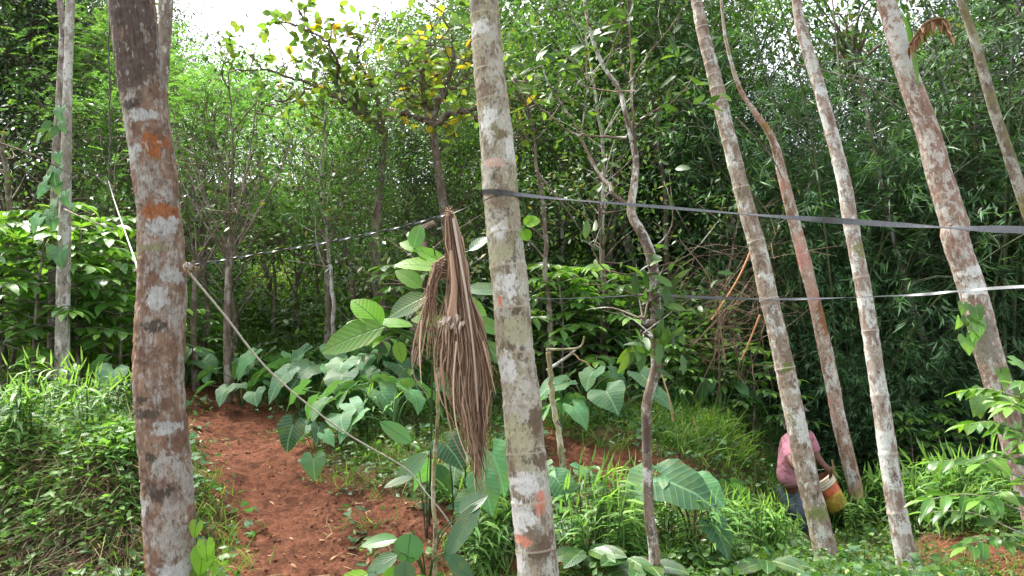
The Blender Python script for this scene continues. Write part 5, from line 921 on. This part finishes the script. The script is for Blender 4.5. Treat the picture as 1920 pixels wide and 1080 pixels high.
# ------------------------------------------------------------------ straps, rope, hanging frond
t = NT('grey_plastic_strap'); q = t.attr(); u_, v_, r_ = t.sep(q); n_ = t.noise(t.comb(t.math('MULTIPLY', u_, 3.), v_, 0.), 30, 4)
M['strap'] = t.bsdf(t.mix(t.step(n_, .3, .7), (.028, .030, .034), (.065, .07, .075)), .28, .7)
def ribbon(g, pts, w, twist, th=.0008):
    "flat strap: twist 0 shows its face to the camera"
    pts = np.asarray(pts); n = len(pts); t_ = unit(np.gradient(pts, axis=0)); f = unit(CAM-pts); up = unit(np.cross(t_, f)); f = unit(np.cross(up, t_)); a = np.broadcast_to(twist, (n,))[:, None]
    c = up*np.cos(a)+f*np.sin(a); nn = f*np.cos(a)-up*np.sin(a); w = np.broadcast_to(w, (n,))[:, None]/2
    v = np.stack([pts+c*w+nn*th, pts-c*w+nn*th, pts-c*w-nn*th, pts+c*w-nn*th], 1).reshape(-1, 3); L = np.r_[0, np.cumsum(np.linalg.norm(np.diff(pts, axis=0), axis=1))]
    cc = np.stack([np.repeat(L, 4), np.tile([.5, -.5, -.5, .5], n)*.02, np.zeros(4*n)], -1); i = np.arange(n-1)[:, None]*4; j = np.arange(4); f_ = np.stack([i+j, i+(j+1) % 4, i+4+(j+1) % 4, i+4+j], -1).reshape(-1, 4)
    e = np.array([[0, 3, 2, 1], [4*n-4, 4*n-3, 4*n-2, 4*n-1]]); g.add(v, cc, np.vstack([f_, e]))
def hoop(key, py, extra, tilt=0.):
    pts, rad, spy, ppy, rpy, o = INFO[key]; c = ppy(py); r = rpy(py)*1.06+extra; a = np.linspace(0, 2*pi, 49); return np.stack([c[0]+r*np.sin(a), c[1]-r*np.cos(a), c[2]+tilt*np.sin(a)], -1)
def strap_main():
    g = Geo(); c = INFO['centre'][3](365); dF = c[1]-.082
    left = smooth_path([P(352, 497, 3.0), P(420, 487, 3.06), P(520, 470, 3.1), P(610, 455, 3.15), P(740, 428, 3.2), P(832, 404, 3.24), P(845, 402, 3.245), P(880, 387, 3.25), P(912, 374, 3.235), P(936, 363, 3.22)], 220)
    fr = np.linspace(0, 1, 220); tw = np.where(fr < .80, (fr)*2*pi*6.5, .8*2*pi*6.5)+np.where(fr > .80, (fr-.8)*3.2, 0); ribbon(g, left, np.interp(fr, [0, .7, 1], [.006, .009, .017]), tw)
    right = smooth_path([P(928, 366, 3.215), P(950, 362, 3.20), P(976, 365, 3.2), P(1060, 374, 3.1), P(1200, 385, 2.98), P(1330, 396, 2.86), P(1400, 402, 2.80), P(1600, 416, 2.62), P(1780, 427, 2.46), P(1920, 431, 2.33), P(2150, 440, 2.15), P(2360, 452, 2.05)], 260)
    fr = np.linspace(0, 1, 260); X = 960+right[:, 0]/right[:, 1]*FPX; tw = np.interp(X, [930, 1000, 1070, 1200, 1330, 1395, 1450, 1550, 1680, 1775, 1850, 2300], [0, .3, .9, .3, .5, .9, .5, .0, .3, .9, .2, 0]); ribbon(g, right, np.interp(X, [930, 1000, 1080, 1250, 1395, 1560, 1700, 1778, 1870, 2300], [.019, .014, .007, .013, .006, .021, .017, .007, .022, .024]), tw)
    ribbon(g, hoop('centre', 366, .0035, -.008), .019, 0.)
    setp(g.build('plastic_strap', M['strap'], loc=c, smooth=False), 'grey plastic strap wrapped round the ringed palm and holding the dead frond', 'strap')
    g = Geo(); p = smooth_path([P(985, 560, 3.30), P(1060, 560, 3.7), P(1150, 556, 4.2), P(1218, 552, 4.47), P(1250, 554, 4.6), P(1330, 558, 5.1), P(1440, 561, 5.9), P(1530, 560, 5.85), P(1640, 556, 5.75), P(1730, 552, 5.4), P(1830, 543, 5.05), P(1925, 537, 4.7), P(2120, 530, 4.2)], 320)
    X = 960+p[:, 0]/p[:, 1]*FPX; tw = np.interp(X, [980, 1250, 1350, 1440, 1480, 1560, 1590, 1680, 1740, 1800, 1860, 2120], [1.3, .9, .3, 1.35, .4, 1.2, 1.45, 1.2, .4, 1.1, .5, .6]); ribbon(g, p, np.interp(X, [980, 1210, 1260, 2120], [.008, .010, .019, .022]), tw)
    setp(g.build('plastic_strap', M['strap'], loc=p[150], smooth=False), 'thin lower strap stretched past the leaning palms from behind the ringed palm', 'strap')
strap_main()
o = near_trunk('offside', 'palm_tree', 'palm tree', 'palm beyond the frame edge where the straps are tied', [(0, 2330, 95), (540, 2390, 105), (1080, 2440, 118)], 2.15, 2.0, 4, ((.22, .17, .12), (.35, .30, .24)), palL, k=20, n=100, seed=71)
def rope():
    p = smooth_path([P(350, 506, 2.98), P(420, 590, 3.2), P(510, 700, 3.55), P(640, 806, 4.05), P(760, 878, 4.5), P(800, 925, 4.62), P(835, 968, 4.72), P(860, 1010, 4.76)], 260); g = Geo()
    L = np.r_[0, np.cumsum(np.linalg.norm(np.diff(p, axis=0), axis=1))]
    for k in range(3):
        a = L*2*pi/.035+k*2.094; q = p+np.stack([np.cos(a)*.0022, np.sin(a)*.0022, np.cos(a)*.0016], -1); g.tube(q, np.full(260, .0026), 5, 0, rnd=.5)
    h = hoop('thick', 505, .006, .006)[11:39]; g.tube(h, np.full(28, .0052), 6, 0, rnd=.4)
    g.tube(smooth_path([P(203, 338, 4.3), P(215, 378, 4.2), P(237, 442, 3.8), P(257, 500, 3.2), h[-1]], 60), np.linspace(.0025, .0045, 60), 6, 0, rnd=.6)
    r = np.random.default_rng(1); kn = P(352, 500, 2.96)
    for i in range(5): a = np.linspace(0, 2*pi, 14); ax = rdir(1, r)[0]; bx = unit(np.cross(ax, [0, 0, 1.])); cx = np.cross(ax, bx); g.tube(kn+.013*(np.cos(a)[:, None]*bx+np.sin(a)[:, None]*cx), np.full(14, .0055), 6, 0, rnd=.3)
    ob = g.build('rope', M['rope'], loc=kn); setp(ob, 'white rope knotted to the thick trunk and stretched down across the soil path', 'rope')
    h = Geo(); n = 60; h.leaves(T_BLADE, np.repeat(kn[None], n, 0)+r.normal(size=(n, 3))*.007, rdir(n, r)+[0.3, -.1, .3], rdir(n, r), r.uniform(.02, .06, n), .003, r.random(n), 0, 1.)
    fr = h.build('frayed_fibres', M['litter'], ob, loc=kn)
M['rope'] = leafmat('pale_twisted_rope', [(0, (.66, .64, .56)), (1, (.80, .78, .70))], rough=.85, spec=.1, trans=0); rope()

M['frond'] = leafmat('dry_frond_strand', [(0, (.10, .052, .034)), (.35, (.27, .165, .11)), (.75, (.46, .31, .22)), (1, (.64, .49, .36))], rough=.7, spec=.25, trans=.12, tboost=1., objvar=.05)
M['frond_rib'] = leafmat('pale_frond_rib', [(0, (.38, .28, .22)), (1, (.55, .45, .37))], rough=.6, spec=.3, trans=0, objvar=.05)
def dead_frond():
    r = np.random.default_rng(6); D = 3.24; tie = P(842, 402, D); o = empty('dead_palm_frond', tie, 'dried brown palm frond hanging in a stringy bunch from the grey strap', 'palm frond'); b = tie
    cq = r.random(16); cs = r.random(16)*100
    ys = np.array([398, 415, 450, 500, 550, 600, 650, 700, 750, 800, 850, 905, 930]); Lx = np.array([835, 834, 835, 839, 838, 828, 819, 816, 822, 846, 868, 887, 898]); Rx = np.array([851, 858, 866, 876, 884, 900, 914, 922, 920, 914, 908, 904, 902])
    def strands(g, n, qf, y0f, y1f, wmm, amp=4, rn=None, env=None, depth=.045):
        m = 26
        for i in range(n):
            ci = r.integers(16); q = qf(); q = .35*q+.65*cq[ci] if n > 100 else q; y0, y1 = y0f(), y1f(q); y = np.linspace(y0, y1, m); u = (y-y0)/(y1-y0); l, rr = np.interp(y, ys, Lx), np.interp(y, ys, Rx)
            wv = 9*vnoise(u*2.2+cs[ci], cs[ci], 0, 8)*np.clip(u*1.6-.3, 0, 1)+amp*1.5*(vnoise(u*3+i*9.1, i*1.7, 0, 3)+.5*vnoise(u*9+i*3.1, i*2.7, 0, 5))*np.clip(u*2, 0, 1); x = l+(rr-l)*(q+.10*(vnoise(u*2+i*7.7, 0, 0, 1))*u)+wv
            if r.random() < .16: x = x+r.normal()*26*np.clip((u-.5), 0, 1)**1.5*2
            th = np.interp(y, [400, 450, 600, 750, 900], [.3, .45, 1, .9, .3])*depth; d = D+(-np.sqrt(max(0, .25-(q-.5)**2))*2*r.uniform(-.5, 1.1))*th
            p = np.array([P(a_, b_, c_) for a_, b_, c_ in zip(x, y, np.broadcast_to(d, m))])-b; a = r.random()*pi+u*r.uniform(-2, 2); tg = unit(np.gradient(p, axis=0)); s1 = np.array([1., 0, 0]); s2 = np.array([0, 1., 0]); sd_ = np.cos(a)[:, None]*s1+np.sin(a)[:, None]*s2
            w = wmm*r.uniform(.5, 1.6)/2000*np.clip(1.25-u**3*1.1, .1, 1)[:, None]*(1+.0*u[:, None]); nn = np.cross(tg, sd_); v = np.stack([p-sd_*w, p+nn*w*.5, p+sd_*w], 1).reshape(-1, 3)
            cc = np.stack([np.repeat(u, 3), np.tile([-.2, -.2, -.2], m), np.full(3*m, r.random() if rn is None else rn)], -1); f = [(3*k+j, 3*k+j+1, 3*k+j+4, 3*k+j+3) for k in range(m-1) for j in (0, 1)]; g.add(v, cc, f)
    g = Geo()
    strands(g, 330, lambda: r.random(), lambda: r.uniform(398, 412), lambda q: np.interp(q, [0, .2, .45, .7, .85, 1], [690, 745, 850, 915, 860, 740])*1+r.uniform(-190, 15), 4.5)
    strands(g, 300, lambda: r.random(), lambda: r.uniform(440, 640), lambda q: np.interp(q, [0, .2, .45, .7, .85, 1], [705, 745, 850, 918, 870, 760])+r.uniform(-90, 15), 4.5, 5)
    strands(g, 16, lambda: r.random(), lambda: r.uniform(410, 600), lambda q: r.uniform(680, 840), 15, 7, rn=.8)
    strands(g, 80, lambda: np.clip(.68+r.normal()*.14, 0, 1), lambda: r.uniform(650, 760), lambda q: r.uniform(820, 935), 5, 6)
    s_ = g.build('leaf_strands', M['frond'], o)
    g = Geo()
    for i in range(95):
        a0 = (848+r.normal()*4, 470+r.uniform(0, 60)); k = r.random(); e = (r.uniform(768, 826), r.uniform(560, 690)); p1_ = (822+r.normal()*6, 505+r.normal()*8); p2_ = (800+k*18, 545+r.normal()*12); dd = D+r.uniform(-.02, .08)
        z = smooth_path([P(*a0, D+.01)-b, P(*p1_, dd)-b, P(*p2_, dd)-b, P(*e, dd)-b], 14); g.tube(z, np.linspace(.0022, .0008, 14), 3, 0, rnd=r.random(), cap=False)
    for pts in ([(790, 600), (787, 660), (790, 720)], [(800, 560), (777, 640), (775, 700), (800, 740)], [(828, 690), (836, 760), (850, 820), (880, 880)], [(856, 640), (850, 720), (856, 800), (880, 870)], [(836, 560), (842, 620), (838, 700)], [(905, 640), (915, 680), (930, 740)], [(818, 700), (822, 730), (830, 760)]):
        z = smooth_path([P(x, y, D-.05)-b for x, y in pts], 16); g.tube(z, np.linspace(.0045, .0015, 16), 5, 0, rnd=r.uniform(.5, 1), cap=False)
    g.build('side_strands', M['frond'], o)
    g = Geo(); z = smooth_path([P(850, 410, D-.02)-b, P(860, 470, D-.045)-b, P(874, 550, D-.075)-b, P(886, 640, D-.085)-b, P(893, 720, D-.07)-b, P(896, 770, D-.05)-b], 40); g.tube(z, np.linspace(.0065, .0025, 40), 7, 0, rnd=.8); g.build('midrib', M['frond_rib'], o)
    g = Geo(); m = 20; z = smooth_path([P(846, 470, D-.03)-b, P(851, 530, D-.05)-b, P(850, 575, D-.065)-b, P(848, 602, D-.07)-b], m)
    g.tube(z, np.interp(np.linspace(0, 1, m), [0, .5, .8, .93, 1], [.006, .014, .019, .026, .018]), 14, 0, rnd=.45, mod=lambda a, L, rd: 1+.45*vnoise(np.cos(a)*2+0*L, np.sin(a)*2+0*L, L*8, 4)+.1*vnoise(np.cos(a)*6+0*L, np.sin(a)*6+0*L, L*30, 4)); sh = g.build('sheath', M['frond'], o)
    g = Geo(); n = 70; c = P(848, 600, D-.075)-b; dd = unit(np.array([-.15, -.1, -1])+r.normal(size=(n, 3))*.35); g.leaves(T_BLADE, c+r.normal(size=(n, 3))*[.017, .012, .012], dd, rdir(n, r), r.uniform(.02, .05, n), .011, r.uniform(.5, 1, n), 0, .5); g.build('torn_end', M['frond_rib'], sh)
    g = Geo(); a = np.linspace(0, 2*pi, 20)
    for s in range(4): g.tube(np.stack([.012*np.sin(a), .010*np.cos(a), .006*s-.006+.003*np.sin(a+s)], -1), np.full(20, .0035), 5, 0, rnd=.7)
    n = 30; g.leaves(T_BLADE, np.zeros((n, 3))+[0, 0, .008], unit(r.normal(size=(n, 3))+[-.3, 0, .6]), rdir(n, r), r.uniform(.02, .05, n), .004, r.random(n), 0, 1.); g.build('tie', M['frond'], o)
dead_frond()

# ------------------------------------------------------------------ the person and the bucket
def skin(name, nodes, edges, mat, parent, root, sub=2):
    ks = list(nodes); me = bpy.data.meshes.new(name); me.from_pydata([nodes[k][0] for k in ks], [(ks.index(a), ks.index(b)) for a, b in edges], []); o = bpy.data.objects.new(name, me); COL.objects.link(o); o.parent = parent
    m = o.modifiers.new('skin', 'SKIN'); m.use_smooth_shade = True; s = o.modifiers.new('sub', 'SUBSURF'); s.levels = sub; s.render_levels = sub
    lay = me.skin_vertices[0] if me.skin_vertices else None
    if lay is None:
        bpy.context.view_layer.objects.active = o; bpy.ops.mesh.customdata_skin_add(); lay = me.skin_vertices[0]
    for i, k in enumerate(ks):
        r = nodes[k][1]; lay.data[i].radius = (r, r) if np.isscalar(r) else r; lay.data[i].use_root = (k == root)
    me.materials.append(mat); return o
t = NT('dark_skin'); q = t.n('ShaderNodeTexCoord').outputs['Object']; M['skin'] = t.bsdf(t.mix(t.noise(q, 12), (.085, .035, .022), (.15, .065, .042)), .5, .4, t.noise(q, 90), .2, .003)
t = NT('pink_shirt_cloth'); q = t.n('ShaderNodeTexCoord').outputs['Object']; fo = t.noise(q, 5, 3, .5, 1.5); M['shirt'] = t.bsdf(t.mix(t.noise(q, 60), (.47, .19, .25), (.58, .27, .33)), .85, .15, t.math('ADD', t.math('MULTIPLY', fo, 4.), t.noise(q, 200)), .7, .03)
t = NT('blue_grey_denim'); q = t.n('ShaderNodeTexCoord').outputs['Object']; M['denim'] = t.bsdf(t.mix(t.noise(q, 8, 5), (.045, .06, .085), (.13, .16, .20)), .9, .1, t.noise(q, 14, 4), .6, .02)
M['hair'] = plainmat('black_hair', (.012, .010, .009), .6, .4, 80)
def person():
    foot = G(1492, 1014); foot[2] = float(ground(foot[0], foot[1])); X0, Y0, Z0 = foot; o = empty('person', foot, 'person in pink shirt and blue-grey jeans stooping behind the front leaning palm', 'person')
    D = Y0; w = lambda px, py, dy=0.: tuple(P(px, py, (D+dy)/FW[1]*1.0)-foot)
    hz = {'pelvis': (w(1492, 918), .125), 'belly': (w(1489, 885, .03), .125), 'chest': (w(1494, 850, -.02), (.15, .12)), 'upper': (w(1499, 826, -.05), (.12, .095)), 'neck': (w(1497, 808, -.10), .052), 'head0': (w(1493, 797, -.15), .072), 'head1': (w(1491, 784, -.17), .092), 'head2': (w(1491, 775, -.165), .07), 'nose': (w(1499, 789, -.27), .016), 'chin': (w(1496, 801, -.22), .035), 'ear': (w(1477, 788, -.15), .02),
        'rs': (w(1517, 822, -.03), .066), 're': (w(1531, 856, -.10), .044), 'rw': (w(1546, 873, -.20), .029), 'rp': (w(1552, 880, -.23), .033),
        'ls': (w(1478, 826, -.02), .066), 'le': (w(1484, 868, -.28), .044), 'lw': (w(1510, 895, -.42), .029), 'lp': (w(1520, 900, -.44), .032),
        'rh': (w(1501, 925, -.02), .09), 'rk': (w(1507, 962, -.16), .062), 'ra': (w(1503, 1004, -.04), .042), 'rt': (w(1510, 1010, -.20), .035), 'lh': (w(1483, 925, .04), .09), 'lk': (w(1495, 962, -.10), .062), 'la': (w(1490, 1003, .08), .042), 'lt': (w(1497, 1010, -.08), .035)}
    ed = [('pelvis', 'belly'), ('belly', 'chest'), ('chest', 'upper'), ('upper', 'neck'), ('neck', 'head0'), ('head0', 'head1'), ('head1', 'head2'), ('head1', 'nose'), ('head0', 'chin'), ('head1', 'ear'), ('upper', 'rs'), ('rs', 're'), ('re', 'rw'), ('rw', 'rp'), ('upper', 'ls'), ('ls', 'le'), ('le', 'lw'), ('lw', 'lp'),
          ('pelvis', 'rh'), ('rh', 'rk'), ('rk', 'ra'), ('ra', 'rt'), ('pelvis', 'lh'), ('lh', 'lk'), ('lk', 'la'), ('la', 'lt')]
    for hd, p0, dirs in (('rp', hz['rp'][0], [(5, 1), (6, 4), (5, 7), (3, 9), (6, -3)]), ('lp', hz['lp'][0], [(5, -4), (6, -1), (6, 2), (5, 5), (1, -6)])):
        for i, (dx, dy) in enumerate(dirs):
            s = 1/166.; a = np.array(p0)+np.array([dx*s*.9, -.01, -dy*s*.9]); c = a+np.array([dx*s*.6, .03, -dy*s*.7-.012]); hz[hd+'f%da' % i] = (tuple(a), .011); hz[hd+'f%db' % i] = (tuple(c), .0085); ed += [(hd, hd+'f%da' % i), (hd+'f%da' % i, hd+'f%db' % i)]
    skin('body', hz, ed, M['skin'], o, 'pelvis')
    g = lambda k, s, off=(0, 0, 0): (tuple(np.array(hz[k][0])+off), tuple(np.array(hz[k][1])*s) if not np.isscalar(hz[k][1]) else hz[k][1]*s)
    sl = np.array(hz['rs'][0])*.12+np.array(hz['re'][0])*.88; sl2 = np.array(hz['ls'][0])*.12+np.array(hz['le'][0])*.88
    sh = {'hem': (w(1494, 917), (.175, .155)), 'belly': (w(1486, 888, .03), (.185, .16)), 'chest': (w(1491, 852), (.18, .145)), 'upper': g('upper', 1.12), 'collar': (w(1498, 812, -.08), .072), 'rs': g('rs', 1.22), 'rsl': (tuple(sl), .068), 'ls': g('ls', 1.22), 'lsl': (tuple(sl2), .068)}
    skin('shirt', sh, [('hem', 'belly'), ('belly', 'chest'), ('chest', 'upper'), ('upper', 'collar'), ('upper', 'rs'), ('rs', 'rsl'), ('upper', 'ls'), ('ls', 'lsl')], M['shirt'], o, 'chest')
    tr = {'pelvis': g('pelvis', 1.1), 'rh': g('rh', 1.12), 'rk': g('rk', 1.22), 'ra': g('ra', 1.4, (0, 0, .03)), 'lh': g('lh', 1.12), 'lk': g('lk', 1.22), 'la': g('la', 1.4, (0, 0, .03))}
    skin('jeans', tr, [('pelvis', 'rh'), ('rh', 'rk'), ('rk', 'ra'), ('pelvis', 'lh'), ('lh', 'lk'), ('lk', 'la')], M['denim'], o, 'pelvis')
    h = {'a': (tuple(np.array(hz['head1'][0])+[0, .03, .02]), .098), 'b': (tuple(np.array(hz['head2'][0])+[0, .01, .02]), .078), 'c': (tuple(np.array(hz['head0'][0])+[-.01, .05, .02]), .07)}
    skin('hair', h, [('a', 'b'), ('a', 'c')], M['hair'], o, 'a')
person()
def bucket():
    c0 = P(1534, 897, 8.35); ax = unit(np.array([.55, -.12, -.83])); o = empty('bucket', c0, 'orange and yellow bucket with cream ribbed rim, held tilted by the person in pink', 'bucket')
    s1 = unit(np.cross(ax, [0, 1., 0])); s2 = np.cross(ax, s1); a = np.linspace(0, 2*pi, 40, endpoint=False); H = .36
    def rings(name, prof, mat):
        g = Geo(); n = len(prof); v = np.array([[ax*h+r*(np.cos(t_)*s1+np.sin(t_)*s2) for t_ in a] for h, r in prof]).reshape(-1, 3); i = np.arange(n-1)[:, None]*40; j = np.arange(40); f = np.stack([i+j, i+(j+1) % 40, i+40+(j+1) % 40, i+40+j], -1).reshape(-1, 4); g.add(v, (.3, .3, .5), f); return g.build(name, mat, o)
    R_ = lambda h: .145-.035*h/H
    yel = plainmat('yellow_bucket_plastic', (.50, .33, .06), .6, .4, 14); org = plainmat('orange_red_bucket_plastic', (.52, .13, .06), .6, .35, 14); crm = plainmat('cream_bucket_rim', (.60, .52, .38), .5, .15, 20); inn = plainmat('stained_bucket_inside', (.22, .09, .06), .7, .3, 14)
    pr = []
    for k in range(4): h = .004+.027*k; pr += [(h, R_(h)+.004), (h+.004, R_(h)+.010), (h+.014, R_(h)+.010), (h+.018, R_(h)+.003)]
    rings('rim', [(.0, R_(0)-.002)]+pr, crm); rings('orange_band', [(.104, R_(.104)+.0015), (.19, R_(.19)+.0015)], org); rings('body', [(.19, R_(.19)), (H*.95, R_(H*.95)), (H, R_(H)-.006), (H+.001, .05), (H, .001)], yel)
    rings('inside', [(.0, R_(0)-.002), (.1, R_(.1)-.003), (.30, R_(.3)-.003), (H-.01, R_(H)-.012), (H-.008, .001)], inn)
    g = Geo(); tt = np.linspace(0, pi, 20); hp = np.array([np.cos(t_)*s1*.15+np.sin(t_)*(s2*-.09-ax*.08)+ax*.02 for t_ in tt]); g.tube(hp, np.full(20, .003), 6, 0, rnd=.5); g.build('handle', plainmat('wire_handle', (.35, .35, .35), .4, .1), o)
bucket()
